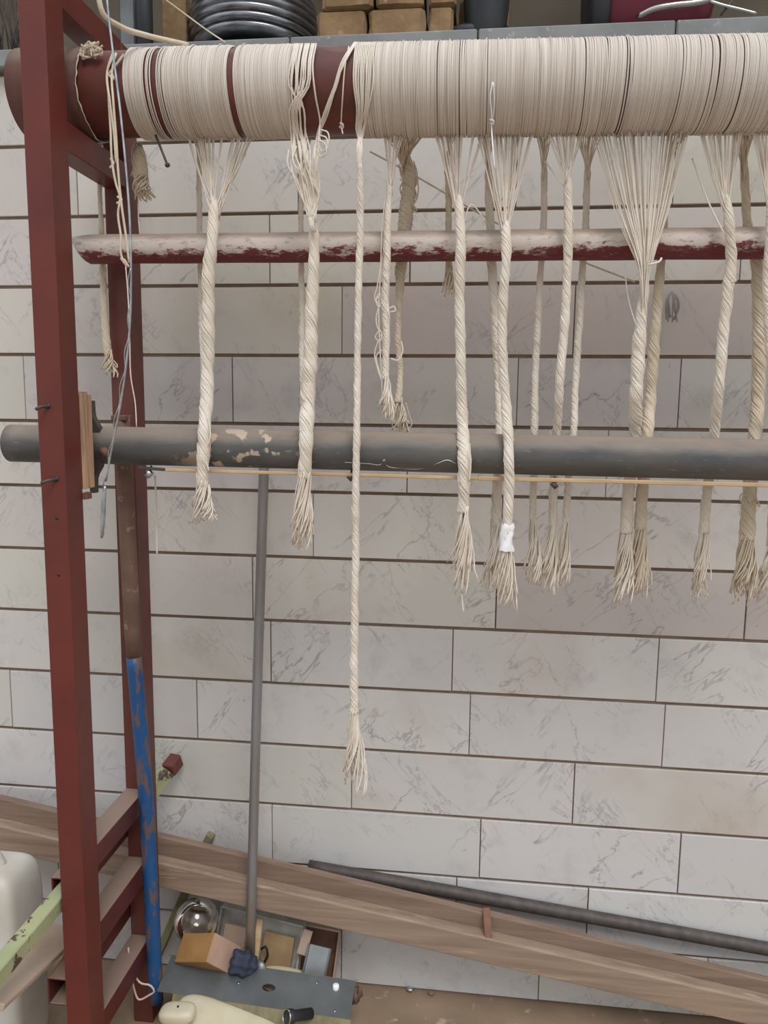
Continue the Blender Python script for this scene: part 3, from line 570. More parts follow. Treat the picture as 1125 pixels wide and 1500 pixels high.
# steel wire with looped lower end
g = thing('steel_wire', 'long shiny zinc wire with a flattened twisted lower end, before the front post', 'wire', P(157, 0, 1.18))
m = MB(); wy = 1.185; tube(m, smooth_path([np.array([PXR, 1.225, 2.27])]+[wp(p, wy) for p in [(153, -60), (157, 0), (166, 80), (176, 160), (184, 240), (190, 320), (192, 400), (190, 480), (184, 540), (175, 600), (163, 660), (155, 705)]], 70), .0018, 8); m.build('wire', STEEL, g)
m = MB(); cc = smooth_path([wp(p, wy) for p in [(190, 390), (188, 480), (180, 550), (170, 610), (158, 680), (152, 718), (150, 752), (150, 784)]], 60)
t_, N_, B_ = frames(cc); an = np.linspace(0, 50, 60); tube(m, cc+.0020*(np.cos(an)[:, None]*N_+np.sin(an)[:, None]*B_), .0010, 6)
lo = smooth_path([wp(p, wy) for p in [(154, 712), (152, 735), (151, 760), (149, 788)]], 16); tube(m, lo, [.0022+.0018*math.sin(math.pi*i/15) for i in range(16)], 8); m.build('twisted_end', STEEL, g)
# loose cord at top left running to the beam
string('slack_cord', 'slack tan cord sagging from the top of the front post to the beam', [(85, -75, 1.262), (140, -20, 1.25), (152, 22, 1.26), (175, 38, 1.29), (215, 52, 1.35), (262, 63, 1.40), (275, 66, 1.42)], .0045, 1.3, YARN2, 'cord')
string('taut_string', 'thin taut string crossing before the steel coil', [(62, -128, 1.27), (225, -13, 1.44), (262, 14), (300, 42), (330, 62, 1.42)], .0014, 1.46, YARN2, 'string')

# ------------------------------------------------------------------ the bars
rd = thing('wooden_rod', 'round wooden rod with chipped white paint over red, running between the warp cords', 'rod', P(112, 365, 1.435))
a_ = P(118, 365.5, 1.436); c_ = P(1125, 356, 1.436); u_ = (c_-a_)/np.linalg.norm(c_-a_); c2_ = c_+u_*.25; r_ = S(600, 360, 1.436, 21.5)
m = MB(); d, s, u = basis(c2_-a_); sd_ = 28; v = []; n_ = 80; L = np.linalg.norm(c2_-a_)
for i in range(n_+1):
    for j in range(sd_):
        an = 2*math.pi*j/sd_; q_ = r_*(1+.012*math.sin(i*.6+j)); end = -.012*max(0, math.sin(an)) if i == 0 else 0
        v.append(a_+d*(L*i/n_)-d*end*0+q_*(.86 if i == 0 else 1)*(math.cos(an)*s+math.sin(an)*u)-d*(0.012*math.sin(an) if i == 0 else 0))
m.add(v, [(i*sd_+j, (i+1)*sd_+j, (i+1)*sd_+(j+1) % sd_, i*sd_+(j+1) % sd_) for i in range(n_) for j in range(sd_)]+[tuple(range(sd_)), tuple(n_*sd_+j for j in range(sd_))[::-1]])
m.build('rod', ROD, rd)
pp = thing('steel_pipe', 'thick dark grey steel pipe with dusty top, crossing below the painted rod', 'pipe', P(8, 649, 1.378))
a_ = P(8, 649, 1.378); c_ = P(1125, 674, 1.378); u_ = (c_-a_)/np.linalg.norm(c_-a_); PR = S(600, 660, 1.378, 28.8)
a_ = a_+u_*.012
m = MB(); cyl_pipe(m, a_, c_+u_*.25, PR, .004, 48, 60); m.build('pipe_body', PIPE, pp)
bt = thing('batten', 'thin pale wooden batten held along the underside of the dark pipe', 'batten', P(243, 688, 1.345))
m = MB(); beam_box(m, P(243, 688, 1.352), P(700, 700.5, 1.352), .010, .0058, bev=.001); m.build('strip', PALE, bt, smooth=False)
m = MB(); beam_box(m, P(700, 700.5, 1.352), P(1150, 711, 1.352), .010, .0068, bev=.001); m.build('strip', PALE, bt, smooth=False)
m = MB(); beam_box(m, P(204, 685, 1.352), P(243, 688, 1.352), .011, .005, bev=.001); m.build('strip_end', DARKST, bt, smooth=False, label='dark stained end')
for (x, y) in ((513, 698), (812, 709), (218, 692)):
    m = MB(); c = P(x, y+2, 1.352); tube(m, [c+[-.004, 0, .004], c+[.004, 0, -.004]], .0045 if x > 300 else .008, 8); tube(m, [c+[.001, .0, -.002], c+[.001, .01, .014]], .002, 6); m.build('clip', DARKST if x > 300 else STEEL, bt)
m = MB(); lathe(m, P(151, 662, 1.378-PR-.004), [(.0095, 0), (.0095, .007), (.007, .008)], (0, 1, 0), 6, (0, 0, 1)); m.build('bolt', RUST, pp)
m = MB()
for pts in ([(505, 677), (540, 679), (558, 680), (563, 673), (566, 681), (590, 686), (620, 686), (640, 679), (656, 674), (668, 679)], [(728, 682), (745, 685), (760, 682), (775, 687), (795, 690), (812, 692)]):
    tube(m, smooth_path([P(x, y, 1.378-PR*math.sqrt(max(0, 1-((y-(649+.0224*x))/29)**2))-.0006) for x, y in pts], 60), .0007, 4)
m.build('clinging_fibre', WHITE, pp, kind='stuff', label='white cotton fibres stuck to the front of the pipe')
# clamp between the front post and the pipe
g = thing('pipe_clamp', 'rusty steel saddle with plywood packing fixing the dark pipe to the post', 'clamp', P(124, 645, 1.29))
Xp = PXR+.0015
m = MB()
for k, (dx, wd) in enumerate(((-.001, .005), (.0055, .006))):
    z1 = P(118, 573+k*4, 1.28)[2]; z0 = P(127, 716, 1.28)[2]
    m = MB(); box(m, (PXR+dx-.004, 1.276+.019, (z0+z1)/2), (wd, .034, z1-z0), None, .0008); m.build('plywood_packing', PLY, g, smooth=False)
m = MB(); zc = P(140, 655, 1.355)[2]; Xs = P(130, 655, 1.355)[0]+.012
pr = [];
for i in range(25):
    t = -1+2*i/24; z = zc+t*.086; yb = 1.352 if abs(t) > .55 else 1.352
    pr.append((z, .011+.014*math.exp(-((abs(t)-.36)/.2)**2)))
v = []; f = []
for i, (z, wd) in enumerate(pr):
    x0 = Xs-.012; v += [(x0, 1.352, z), (x0+wd, 1.352, z), (x0+wd, 1.366, z), (x0, 1.366, z)]
for i in range(24):
    for j in range(4): k = (j+1) % 4; f.append((i*4+j, i*4+k, i*4+4+k, i*4+4+j))
f += [(3, 2, 1, 0), (96, 97, 98, 99)]
m.add(v, f); m.build('saddle', DARKST, g, smooth=False, bevel=.001)
m = MB(); box(m, (Xs-.012, 1.33, zc), (.006, .07, .150), None, .001); m.build('bracket_plate', DARKST, g, smooth=False)
m = MB(); box(m, P(127, 726, 1.285), (.010, .02, .012), None, .001); m.build('saddle_nut', RUST, g, smooth=False)

# blue and brown prop
g = thing('prop_pole', 'rusty brown pole with its lower half painted chipped blue, leaning by the rear post', 'pole', P(228, 1465, 1.44))
A1 = P(178, 608, 1.448); A2 = P(196, 962, 1.452); A3 = P(211, 1130, 1.455); A4 = P(229, 1466, 1.46)
m = MB(); tube(m, smooth_path([A1, A2], 10), [.0165]*2+[.0165]*7+[.0145], 20); m.build('brown_section', BROWNP, g)
m = MB(); q_ = smooth_path([P(176, 606, 1.448), P(177, 616, 1.448)], 3); box(m, P(178, 612, 1.446), (.030, .03, .010), None, .001); m.build('pole_cap', RUST, g, smooth=False)
m = MB(); tube(m, smooth_path([A2, A3, A4], 30), .0155, 20); m.build('blue_section', BLUE, g)
# galvanised pole leaning behind
g = thing('steel_pole', 'slim grey steel pole standing behind the pipe, leaning on the wall', 'pole', P(366, 1412, 1.55))
m = MB(); tube(m, smooth_path([P(388, 640, 1.60), P(377, 1000, 1.565), P(366, 1412, 1.525)], 14), S(370, 1000, 1.57, 7.2), 20); m.build('pole_tube', POLE, g)

# ------------------------------------------------------------------ timber, pipe and bars at the wall foot
def lerp(a, b, t): return a+(b-a)*t
tb = thing('rebated_timber', 'long weathered wooden frame timber sloping down to the right along the wall foot', 'timber', P(560, 1330, 1.56))
pa = P(-140, 1178, 1.50); pb = P(1260, 1520, 1.50)
def prism(mb, p0, p1, prof, up=(0, 0, 1)):
    d, s, u = basis(np.array(p1)-np.array(p0), up); n_ = 14; k = len(prof); v = []
    for i in range(n_+1):
        for a, b_ in prof: v.append(np.array(p0)+(np.array(p1)-np.array(p0))*i/n_-s*a+u*b_)
    f = [(i*k+j, i*k+(j+1) % k, (i+1)*k+(j+1) % k, (i+1)*k+j) for i in range(n_) for j in range(k)]
    f += [tuple(range(k))[::-1], tuple(n_*k+j for j in range(k))]; mb.add(v, f)
# local x: away from camera, y: up
FT = P(0, 1213, 1.581); FT2 = P(1125, 1473, 1.581)
e_ = (FT2-FT); FT = FT-e_*.2; FT2 = FT2+e_*.15
m = MB(); prism(m, FT, FT2, [(0, -.030), (0, .026), (-.0, .026), (-.032, .030), (-.034, .026), (-.034, -.030)]); m.build('front_rail', WOODM, tb, smooth=False, bevel=.0025)
BT0 = P(0, 1188, 1.604); BT1 = P(1125, 1457, 1.604); e_ = BT1-BT0; BT0 = BT0-e_*.2; BT1 = BT1+e_*.15
m = MB(); prism(m, BT0, BT1, [(.0256, -.03), (.0256, .024), (0.0, .026), (0, .044), (-.022, .046), (-.022, -.03)]); m.build('back_rail', WOODD, tb, smooth=False, bevel=.002)
m = MB(); q0 = P(712, 1332, 1.585); q1 = P(716, 1378, 1.549); beam_box(m, q0+[0, .0, .004], q1, .016, .004, up=(0, 0, 1), bev=.0008); m.build('iron_strap', RUST, tb, smooth=False)
g = thing('dark_pipe', 'slim dark steel pipe resting along the wall above the timber', 'pipe', P(480, 1272, 1.64))
p0 = P(452, 1269, 1.653); p1 = P(1125, 1390, 1.653); m = MB(); cyl_pipe(m, p0, p1+(p1-p0)*.12, S(800, 1300, 1.64, 9.5), .002, 24, 30); m.build('pipe_tube', DARKST, g)
g = thing('olive_stick', 'olive brown squared stick leaning on the wall behind the timber', 'stick')
m = MB(); beam_box(m, P(222, 1420, 1.625), P(309, 1222, 1.656), .024, .018, up=(1, 0, 0), bev=.002); o = m.build('stick', OLIVE, g, smooth=False)
g = thing('green_bar', 'pale green painted square bar with chipped paint, pushed past the red posts', 'bar')
gp0 = P(-60, 1462, .98); gp1 = P(262, 1107, 1.62)
gx = PXC-PW-.006; 
m = MB(); zg = P(62, 1302, 1.265)[2]; q0 = np.array([TXC+.004, .96, zg-.004]); q1 = np.array([TXC+.004, 1.49, zg-.004]); beam_box(m, q0, q1, .029, .030, bev=.002); m.build('bar', GREEN, g, smooth=False)
q2 = P(206, 1182, 1.565); q3 = P(246, 1129, 1.62); m = MB(); beam_box(m, q2, q3, .026, .030, bev=.002); m.build('bar_tail', GREEN, g, smooth=False)
m = MB(); beam_box(m, q3, P(260, 1111, 1.655), .030, .034, bev=.003); m.build('red_tip', RED2, g, smooth=False)
g = thing('dusty_board', 'flat dusty beige board sloping beside the front post below the green bar', 'board')
m = MB(); beam_box(m, P(-30, 1466, 1.06)+[0, 0, 0], P(92, 1360, 1.36), .085, .012, up=(.25, 0, 1), bev=.002); m.build('board', DUSTB, g, smooth=False)

# ------------------------------------------------------------------ clutter
def sup(mb, c, dims, e=2.6, ax=None, nu=28, nv=16, fn=None):
    ax = np.eye(3) if ax is None else np.array(ax); v = []; sg = lambda t, p: math.copysign(abs(t)**p, t)
    for i in range(nv+1):
        ph = -math.pi/2+math.pi*i/nv
        for j in range(nu):
            th_ = 2*math.pi*j/nu; p = 2/e; q_ = np.array([sg(math.cos(ph), p)*sg(math.cos(th_), p), sg(math.cos(ph), p)*sg(math.sin(th_), p), sg(math.sin(ph), p)])*np.array(dims)/2
            if fn: q_ = fn(q_)
            v.append(np.array(c)+q_[0]*ax[0]+q_[1]*ax[1]+q_[2]*ax[2])
    f = [(i*nu+j, i*nu+(j+1) % nu, (i+1)*nu+(j+1) % nu, (i+1)*nu+j) for i in range(nv) for j in range(nu)]; mb.add(v, f)
def rot(rx, ry, rz):
    Mx = Matrix.Rotation(rz, 3, 'Z')@Matrix.Rotation(ry, 3, 'Y')@Matrix.Rotation(rx, 3, 'X'); return [np.array(Mx.col[i]) for i in range(3)]
# jerrycan at left
c = P(8, 1395, 1.36); zt_ = P(20, 1270, 1.36)[2]
g = thing('jerrycan', 'grubby white plastic jerrycan at the left edge behind the green bar', 'jerrycan', (c[0], c[1], 0))
m = MB(); sup(m, (c[0]-.04, 1.37, zt_/2), (.19, .13, zt_), 7); m.build('can_body', WPLAST, g)
m = MB(); tube(m, smooth_path([(c[0]-.12, 1.37, zt_-.01), (c[0]-.10, 1.37, zt_+.022), (c[0]-.02, 1.37, zt_+.024), (c[0]+.0, 1.37, zt_-.01)], 16), .010, 12); m.build('can_handle', WPLAST, g)
# glass globe
cg = P(288, 1349, 1.59); rgl = S(288, 1349, 1.59, 32)
g = thing('glass_globe', 'round clear glass globe resting behind the orange cardboard box', 'globe', cg)
m = MB(); prof = [(rgl*math.cos(t), rgl*math.sin(t)) for t in np.linspace(-1.3, 1.56, 24)]+[(rgl*.955*math.cos(t), rgl*.955*math.sin(t)) for t in np.linspace(1.56, -1.3, 24)]
lathe(m, cg, prof, (0, 0, 1), 36); m.build('globe_glass', GLASS, g)
m = MB(); lathe(m, cg+[0, 0, -rgl-.03], [(.011, 0), (.012, .02), (.014, .034)], (0, 0, 1), 20); m.build('globe_neck', STEEL, g)
# orange cardboard box
g = thing('cardboard_box', 'small orange brown cardboard box with a pinkish side, tipped among the clutter', 'box', P(290, 1400, 1.48))
cA = P(269, 1367, 1.535); cB = P(315, 1366, 1.50); cD = P(253, 1409, 1.49); cE = P(338, 1388, 1.55)
l1, l2, l3 = [np.linalg.norm(q_) for q_ in (cB-cA, cD-cA, cE-cB)]; a1 = (cB-cA)/l1; a2 = cD-cA; a2 -= np.dot(a2, a1)*a1; a2 /= np.linalg.norm(a2); a3 = cE-cB; a3 -= np.dot(a3, a1)*a1+np.dot(a3, a2)*a2; a3 /= np.linalg.norm(a3)
c = cA+a1*l1/2+a2*l2/2+a3*l3/2
m = MB(); box(m, c, (l1, l2, l3), (a1, a2, a3), .001); m.build('carton', CARD, g, smooth=False)
m = MB(); box(m, c+a1*(l1/2+.0004), (.001, l2*.98, l3*.98), (a1, a2, a3)); m.build('carton_side', CARDP, g, smooth=False, label='pinkish end')
# navy cloth
g = MB(); rg = random.Random(6); sup(g, P(355, 1411, 1.50), (.060, .05, .06), 2.2, rot(.1, .3, .2), 26, 18, lambda q_: q_*(1+.12*math.sin(q_[0]*260)+.10*math.cos(q_[2]*300+q_[1]*200)))
tag(g.build('crumpled_cloth', CLOTH), 'crumpled navy cloth at the foot of the slim grey pole', 'cloth')
g = MB(); lathe(g, P(380, 1418, 1.515), [(.001, 0), (.017, .001), (.017, .006), (.004, .009)], (-.2, -1, .4), 28); tag(g.build('metal_disc', SHEET), 'small grey metal disc beside the navy cloth', 'disc')
# open white box with tan panel
bx = thing('shallow_box', 'shallow grubby white box with a tan panel inside, leaning on the wall', 'box', P(380, 1400, 1.6))
ax = rot(math.radians(-14), math.radians(5), math.radians(-6)); c0 = P(381, 1384, 1.62); wq, hq = S(380, 1380, 1.62, 126), S(380, 1380, 1.62, 92)
m = MB(); box(m, c0, (wq, .006, hq), ax, .001); m.build('back_sheet', GWHITE, bx, smooth=False)
m = MB()
for sgn in (-1, 1): box(m, c0+ax[0]*sgn*wq/2-ax[1]*.012, (.004, .026, hq), ax, .0008); box(m, c0+ax[2]*sgn*hq/2-ax[1]*.012, (wq, .026, .004), ax, .0008)
m.build('box_rim', GWHITE, bx, smooth=False)
m = MB(); box(m, P(406, 1396, 1.598), (S(400, 1396, 1.6, 46), .008, S(400, 1396, 1.6, 54)), ax, .001); m.build('tan_panel', PANEL, bx, smooth=False)
m = MB(); box(m, P(343, 1378, 1.598), (S(340, 1396, 1.6, 34), .012, S(400, 1396, 1.6, 44)), ax, .001); m.build('side_panel', DUSTB, bx, smooth=False)
m = MB(); tube(m, smooth_path([P(383, 1390, 1.585), P(389, 1387, 1.58), P(392, 1398, 1.58), P(387, 1410, 1.585)], 16), .0028, 8); m.build('hinge_wire', BLACK, bx)
g = MB(); beam_box(g, P(374, 1404, 1.555), P(381, 1346, 1.585), .014, .006, up=(0, -1, 0), bev=.001); tag(g.build('flat_stick', PALE, smooth=False), 'narrow flat wooden stick upright just right of the slim grey pole foot', 'stick')
g = MB(); beam_box(g, P(441, 1398, 1.575), P(452, 1362, 1.59), .022, .006, up=(0, -1, 0), bev=.001); tag(g.build('wood_offcut', DUSTB, smooth=False), 'small wood offcut between the shallow box and the grey tray', 'offcut')
# grey tray
tr = thing('metal_tray', 'dull grey shallow rectangular tray leaning on the wall behind the grater', 'tray', P(467, 1395, 1.63))
ax = rot(math.radians(-10), math.radians(6), 0); c0 = P(467, 1396, 1.64); wq, hq = S(467, 1396, 1.64, 54), S(467, 1396, 1.64, 82)
m = MB(); box(m, c0, (wq, .004, hq), ax, .0008); m.build('tray_base', RUST, tr, smooth=False, label='brownish grey pan')
m = MB()
for sgn in (-1, 1): box(m, c0+ax[0]*sgn*wq/2-ax[1]*.008, (.005, .018, hq), ax, .0008); box(m, c0+ax[2]*sgn*hq/2-ax[1]*.008, (wq, .018, .005), ax, .0008)
m.build('tray_rim', DUSTB, tr, smooth=False)
# grater
gr = thing('grater', 'dark grey metal grater plate tilted in front of the grey tray', 'grater', P(462, 1415, 1.56))
ax = rot(math.radians(-35), math.radians(15), math.radians(8)); c0 = P(463, 1413, 1.56)
m = MB(); box(m, c0, (.048, .004, .076), ax, .001); m.build('grater_plate', SHEET, gr, smooth=False)
for sgn in (-1, 1): m = MB(); beam_box(m, c0+ax[0]*sgn*.025-ax[2]*.038, c0+ax[0]*sgn*.025+ax[2]*.038, .004, .008, bev=.0008); m.build('grater_rim', SHEET, gr, smooth=False)
m = MB()
for i in range(7): c = c0-ax[2]*.034+ax[0]*(-.02+.0066*i)-ax[1]*.004; box(m, c, (.0042, .004, .006), ax, .0008)
m.build('teeth', WHITE, gr, smooth=False)
# big sheet metal cover with an oval hole
sh = thing('sheet_metal_cover', 'long dark grey sheet metal cover with an oval hole lying over the clutter', 'cover', P(400, 1450, 1.46))
q00, q10, q11, q01 = P(232, 1404, 1.50), P(500, 1440, 1.50), P(534, 1490, 1.44), P(250, 1446, 1.44)
c0 = (q00+q10+q11+q01)/4; d = ((q10+q11)-(q00+q01)); Lx = np.linalg.norm(d)/2; d /= np.linalg.norm(d); s_ = ((q01+q11)-(q00+q10)); Wx = np.linalg.norm(s_)/2; s_ = s_-np.dot(s_, d)*d; s_ /= np.linalg.norm(s_); n_ = np.cross(d, s_); 
if n_[2] < 0: n_ = -n_
bm = bmesh.new(); NH = 24; hc = P(394, 1453, 1.474); hx, hy = np.dot(hc-c0, d), np.dot(hc-c0, s_); hx = min(hx, Lx*.4)
m = MB(); outer = []; inner = []
for i in range(NH):
    an = 2*math.pi*i/NH; inner.append((hx+.0145*math.cos(an), hy*.3+.0085*math.sin(an))); k = max(abs(math.cos(an)), abs(math.sin(an)))
    outer.append((hx+.06*math.cos(an)/k, Wx/2*math.sin(an)/k))
def W3(p, h=0.0): return c0+d*p[0]+s_*p[1]+n_*h
v = [W3(p) for p in outer]+[W3(p) for p in inner]+[W3(p, -.002) for p in outer]+[W3(p, -.002) for p in inner]
f = []
for i in range(NH):
    k = (i+1) % NH; f += [(i, k, NH+k, NH+i), (2*NH+k, 2*NH+i, 3*NH+i, 3*NH+k), (NH+i, NH+k, 3*NH+k, 3*NH+i)]
m.add(v, f)
for x0, x1 in ((-Lx/2, hx-.06), (hx+.06, Lx/2)): box(m, c0+d*(x0+x1)/2-n_*.001, (x1-x0, Wx, .002), (d, s_, n_))
m.build('cover_plate', SHEET, sh, smooth=False)
m = MB(); fd = s_*.55-np.array([0, 0, 1])*.8; fd /= np.linalg.norm(fd)
box(m, c0+s_*Wx/2+fd*.020+d*.02, (Lx*.92, .040, .002), (d, fd, np.cross(d, fd))); box(m, c0-s_*Wx/2-n_*.006, (Lx, .002, .012), (d, s_, n_)); m.build('cover_flange', OLIVE, sh, smooth=False, label='dusty olive folded flange')
for t, q_ in ((.30, -.3), (.42, .35), (-.1, .0)): m = MB(); lathe(m, c0+d*Lx*t+s_*Wx*q_, [(.0028, -.0005), (.0028, .0012), (.001, .002)], n_, 10); m.build('rivet', STEEL, sh)
# cream lid, cream tub, torch, cap, steel rim, scrap
g = MB(); sup(g, P(430, 1441, 1.535), (.18, .07, .018), 2.2, rot(math.radians(15), math.radians(10), 0)); tag(g.build('oval_lid', CREAM), 'cream oval plastic lid poking out behind the sheet metal cover', 'lid')
g = thing('cream_tub', 'cream plastic tub with a rounded lug, lowest object beside the blue pole foot', 'tub', P(310, 1500, 1.40))
m = MB(); sup(m, P(335, 1523, 1.38), (.26, .12, .055), 4.5, rot(math.radians(16), math.radians(11), 0), fn=lambda q_: np.array([q_[0], q_[1]*(1-.9*q_[0]), q_[2]*(1-1.2*q_[0])])); m.build('tub_body', CREAM, g)
m = MB(); sup(m, P(260, 1484, 1.36), (.075, .045, .030), 3.2, rot(0, math.radians(-6), 0)); m.build('tub_lug', CREAM, g)
m = MB(); lathe(m, P(261, 1474, 1.330), [(.0022, 0), (.0022, .002)], (0, -1, .3), 10); m.build('lug_screw', BLACK, g)
g = thing('torch', 'small black torch with a silver ring at the bottom edge', 'torch', P(425, 1492, 1.40))
m = MB(); lathe(m, P(420, 1490, 1.385), [(.012, 0), (.0145, .002), (.0145, .012), (.011, .02), (.011, .06)], (.7, .6, -.3), 28); m.build('torch_body', BLACK, g)
m = MB(); d_t = np.array([.7, .6, -.3]); d_t /= np.linalg.norm(d_t); dd, s1, u1 = basis(d_t, (0, 1, 0)); tube(m, [P(420, 1490, 1.385)+.0145*(math.cos(t)*s1+math.sin(t)*u1) for t in np.linspace(0, 6.283, 29)], .0014, 6); m.build('torch_ring', CHROME, g)
g = MB(); lathe(g, P(492, 1454, 1.49), [(.007, 0), (.007, .018), (.0055, .0195)], (0, 0, 1), 20); tag(g.build('white_cap', WHITE), 'small white plastic cap at the right corner of the sheet metal cover', 'cap')
g = thing('steel_hoop', 'curved bright steel band beside the foot of the blue pole', 'hoop', P(262, 1440, 1.47))
m = MB(); v = []; n2 = 26
for i in range(n2):
    t = math.radians(150+i*5.0); c = P(300, 1390, 1.52)
    for rr3, zz in ((.075, 0), (.075, .018), (.073, .018), (.073, 0)): v.append(c+np.array([rr3*math.cos(t)*1.1, rr3*math.sin(t)*.9, zz-.075]))
m.add(v, [(i*4+j, i*4+(j+1) % 4, i*4+4+(j+1) % 4, i*4+4+j) for i in range(n2-1) for j in range(4)]); m.build('band', CHROME, g)
g = MB(); sup(g, P(521, 1458, 1.52), (.024, .03, .042), 2.0, rot(.2, .3, 0), 22, 14, lambda q_: q_*(1+.18*math.sin(q_[0]*500+q_[2]*300)+.12*math.cos(q_[1]*420))); tag(g.build('crumpled_scrap', BROWNP), 'crumpled brown scrap at the right end of the sheet metal cover', 'scrap')
string('looped_string', 'loop of pinkish string tied round the foot of the blue pole', [(188, 1388), (189, 1404), (196, 1425), (206, 1440), (221, 1444), (226, 1452), (218, 1458), (203, 1464), (197, 1450), (193, 1425), (189, 1400)], .0022, 1.435, PINK, 'string')
# debris on floor
for i, (x, y) in enumerate(((601, 1447), (632, 1452), (975, 1498))):
    g = MB(); p = G(x, y); sup(g, p+[0, -.012, .005], (.016, .012, .010), 2.2); tag(g.build('pebble', STEEL if i == 0 else MORTAR), ('shiny grey pebble on the floor against the tiles', 'brown pebble on the floor right of the shiny pebble', 'brown pebble on the floor under the timber')[i], 'pebble')

# ------------------------------------------------------------------ things on the ledge
LF = 1.655
def onledge(x, Y): return np.array([P(x, 30, Y)[0], Y, LZ1])
bk = [(462, 536, 0, .058), (538, 624, 0, .062), (627, 664, 0, .058), (470, 546, 1, .06), (549, 622, 1, .06), (626, 668, 1, .058), (500, 575, 2, .06), (578, 660, 2, .06), (668, 742, 0, .058), (672, 745, 1, .06), (744, 818, 0, .07)]
names = ['sandy brick at the lower left of the ledge stack, nearest the steel coil', 'broad sandy brick in the bottom row of the ledge stack', 'narrow sandy brick at the bottom beside the black boot', 'sandy brick second from the bottom above the left one', 'sandy brick second row middle of the ledge stack', 'sandy brick second row touching the black boot', 'top row left brick of the ledge stack', 'top row right brick of the ledge stack', 'brick in the bottom row behind the black boot', 'second row brick behind the black boot', 'large brown block right of the black boot']
rg = random.Random(12)
for i, (x0, x1, row, h) in enumerate(bk):
    yy = LF+.012+rg.uniform(0, .008)+(.10 if i > 7 else 0); a, c = P(x0, 30, yy)[0], P(x1, 30, yy)[0]; hh = .060
    m = MB(); bm = bmesh.new(); bmesh.ops.create_cube(bm, size=1); bmesh.ops.bevel(bm, geom=bm.edges[:], offset=.09, segments=1, affect='EDGES'); bmesh.ops.subdivide_edges(bm, edges=bm.edges[:], cuts=1)
    bm.verts.ensure_lookup_table(); v = [np.array([(a+c)/2+q_.co.x*(c-a-.003)+rg.uniform(-.002, .002)*(abs(q_.co.z) < .45), yy+.055+q_.co.y*.11+rg.uniform(-.002, .002)*(abs(q_.co.z) < .45), LZ1+row*hh+hh/2+q_.co.z*hh]) for q_ in bm.verts]
    m.add(v, [tuple(q_.index for q_ in f_.verts) for f_ in bm.faces]); bm.free(); tag(m.build('brick', BRICK, smooth=False), names[i], 'brick', 'bricks piled on the ledge')
# steel coil
cx = (P(268, 30, 1.76)[0]+P(462, 30, 1.76)[0])/2; rc = (P(462, 30, 1.76)[0]-P(268, 30, 1.76)[0])/2
g = thing('steel_coil', 'flat coil of shiny galvanised strip lying on the ledge', 'coil', (cx, 1.66+rc, LZ1))
ax = rot(math.radians(-4), math.radians(1), 0)
for i in range(7):
    m = MB(); r_i = rc*(.90+.10*math.sin((i+1)*.45)); c = np.array([cx, 1.672+rc, LZ1+.038+.0165*i]); v = []; ns2 = 64
    for k in range(ns2):
        t = 2*math.pi*k/ns2
        for rr3, zz in ((r_i, -.0068), (r_i+.003, 0), (r_i, .0068), (r_i*.62, .0068), (r_i*.62, -.0068)): v.append(c+rr3*math.cos(t)*ax[0]+rr3*math.sin(t)*ax[1]+zz*ax[2])
    m.add(v, [(k*5+j, k*5+(j+1) % 5, ((k+1) % ns2)*5+(j+1) % 5, ((k+1) % ns2)*5+j) for k in range(ns2) for j in range(5)]); m.build('coil_turn', COILM, g)
m = MB(); lathe(m, (cx, 1.69+rc, LZ1), [(rc*.66, 0), (rc*.66, .03), (rc*.5, .035)], (0, 0, 1), 40); m.build('coil_core', BLACK, g)
# black boot
g = thing('rubber_boot', 'black rubber boot standing on the ledge beside the bricks', 'boot', onledge(710, 1.70))
c = onledge(712, 1.712); m = MB(); wB = P(745, 30, 1.7)[0]-P(680, 30, 1.7)[0]
lathe(m, c, [(wB*.42, 0), (wB*.46, .01), (wB*.48, .035), (wB*.52, .08), (wB*.5, .16), (wB*.47, .22)], (0, 0, 1), 32); m.build('boot_shaft', BLACK, g)
m = MB(); sup(m, c+[-.03, -.0, .016], (.10, .07, .034), 2.6); m.build('boot_toe', BLACK, g)
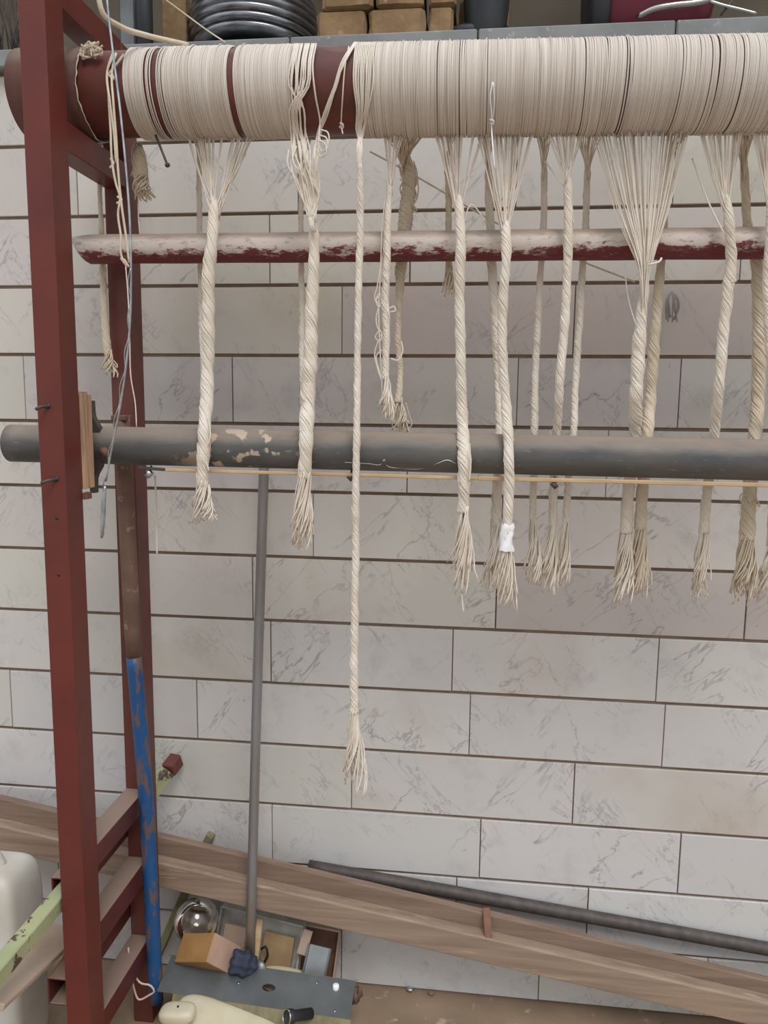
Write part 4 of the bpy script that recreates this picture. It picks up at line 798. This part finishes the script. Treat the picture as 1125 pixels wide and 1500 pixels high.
# crimson seat with chrome tubes
g = thing('crimson_chair', 'dark crimson plastic chair shell with a chrome tube frame on the ledge', 'chair', onledge(940, 1.76))
x0, x1 = P(862, 20, 1.74)[0], P(1052, 20, 1.74)[0]
m = MB(); sup(m, ((x0+x1)/2, 1.80, LZ1+.17), (x1-x0, .20, .34), 4, None, 30, 20); m.build('chair_shell', CRIM, g)
m = MB(); sup(m, (x0+.02, 1.77, LZ1+.15), (.06, .16, .30), 3); m.build('chair_edge', BLACK, g)
m = MB(); tube(m, smooth_path([P(935, 24, 1.69), P(955, 14, 1.675), P(985, 8, 1.67), P(1020, 4, 1.67), P(1060, -6, 1.68)], 24), .0055, 12); tube(m, smooth_path([P(1040, 2, 1.672), P(1060, 8, 1.67), P(1085, 14, 1.665), P(1108, 20, 1.66)], 16), .003, 10); m.build('chrome_tube', CHROME, g)
m = MB(); tube(m, [P(1077, -4, 1.68), P(1056, 22, 1.672)], .0022, 8); m.build('dark_brace', DARKST, g)
# left: plank, bottle, tin
g = MB(); p = onledge(243, 1.70); box(g, p+[0.0, .06, .11], (.055, .03, .22), None, .002); tag(g.build('wood_block', BRICK, smooth=False), 'upright brown block on the ledge left of the steel coil', 'block')
g = thing('dark_bottle', 'dark bottle on the ledge between the post and the brown block', 'bottle', onledge(211, 1.69)); m = MB()
lathe(m, onledge(212, 1.685), [(.013, 0), (.017, .006), (.0175, .12), (.009, .15), (.008, .18)], (0, 0, 1), 24); m.build('bottle_body', BLACK, g)
g = MB(); box(g, onledge(186, 1.70)+[0, .02, .09], (.035, .04, .18), None, .003); tag(g.build('grey_canister', SHEET, smooth=False), 'grey green canister on the ledge behind the loom frame top', 'canister')
# dry brush bundle far left
g = thing('brush_bundle', 'dark dry twigs bundled on the ledge behind the front post', 'brush', onledge(5, 1.72)); m = MB(); rg = random.Random(21)
for i in range(60):
    p = onledge(rg.uniform(-40, 60), 1.72+rg.uniform(0, .08)); e = p+[rg.uniform(-.05, .05), rg.uniform(-.02, .02), rg.uniform(.10, .24)]; tube(m, [p, (p+e)/2+[rg.uniform(-.01, .01), 0, 0], e], .0018, 4)
m.build('twigs', DARKST, g, kind='stuff')
# grey hank hung on the wall
g = thing('grey_hank', 'small grey hank of yarn hanging against the wall behind the thick cords', 'hank', P(985, 428, 1.64)); m = MB(); rg = random.Random(31)
for i in range(14):
    x = 977+rg.uniform(0, 16); tube(m, smooth_path([P(984, 426, 1.648), P(x, 436, 1.64), P(x+rg.uniform(-3, 3), 452, 1.64), P(x+rg.uniform(-5, 5), 458+rg.uniform(0, 14), 1.645)], 10), .0013, 5)
m.build('hank_threads', M_('grey_yarn', (.33, .30, .29), .9), g)
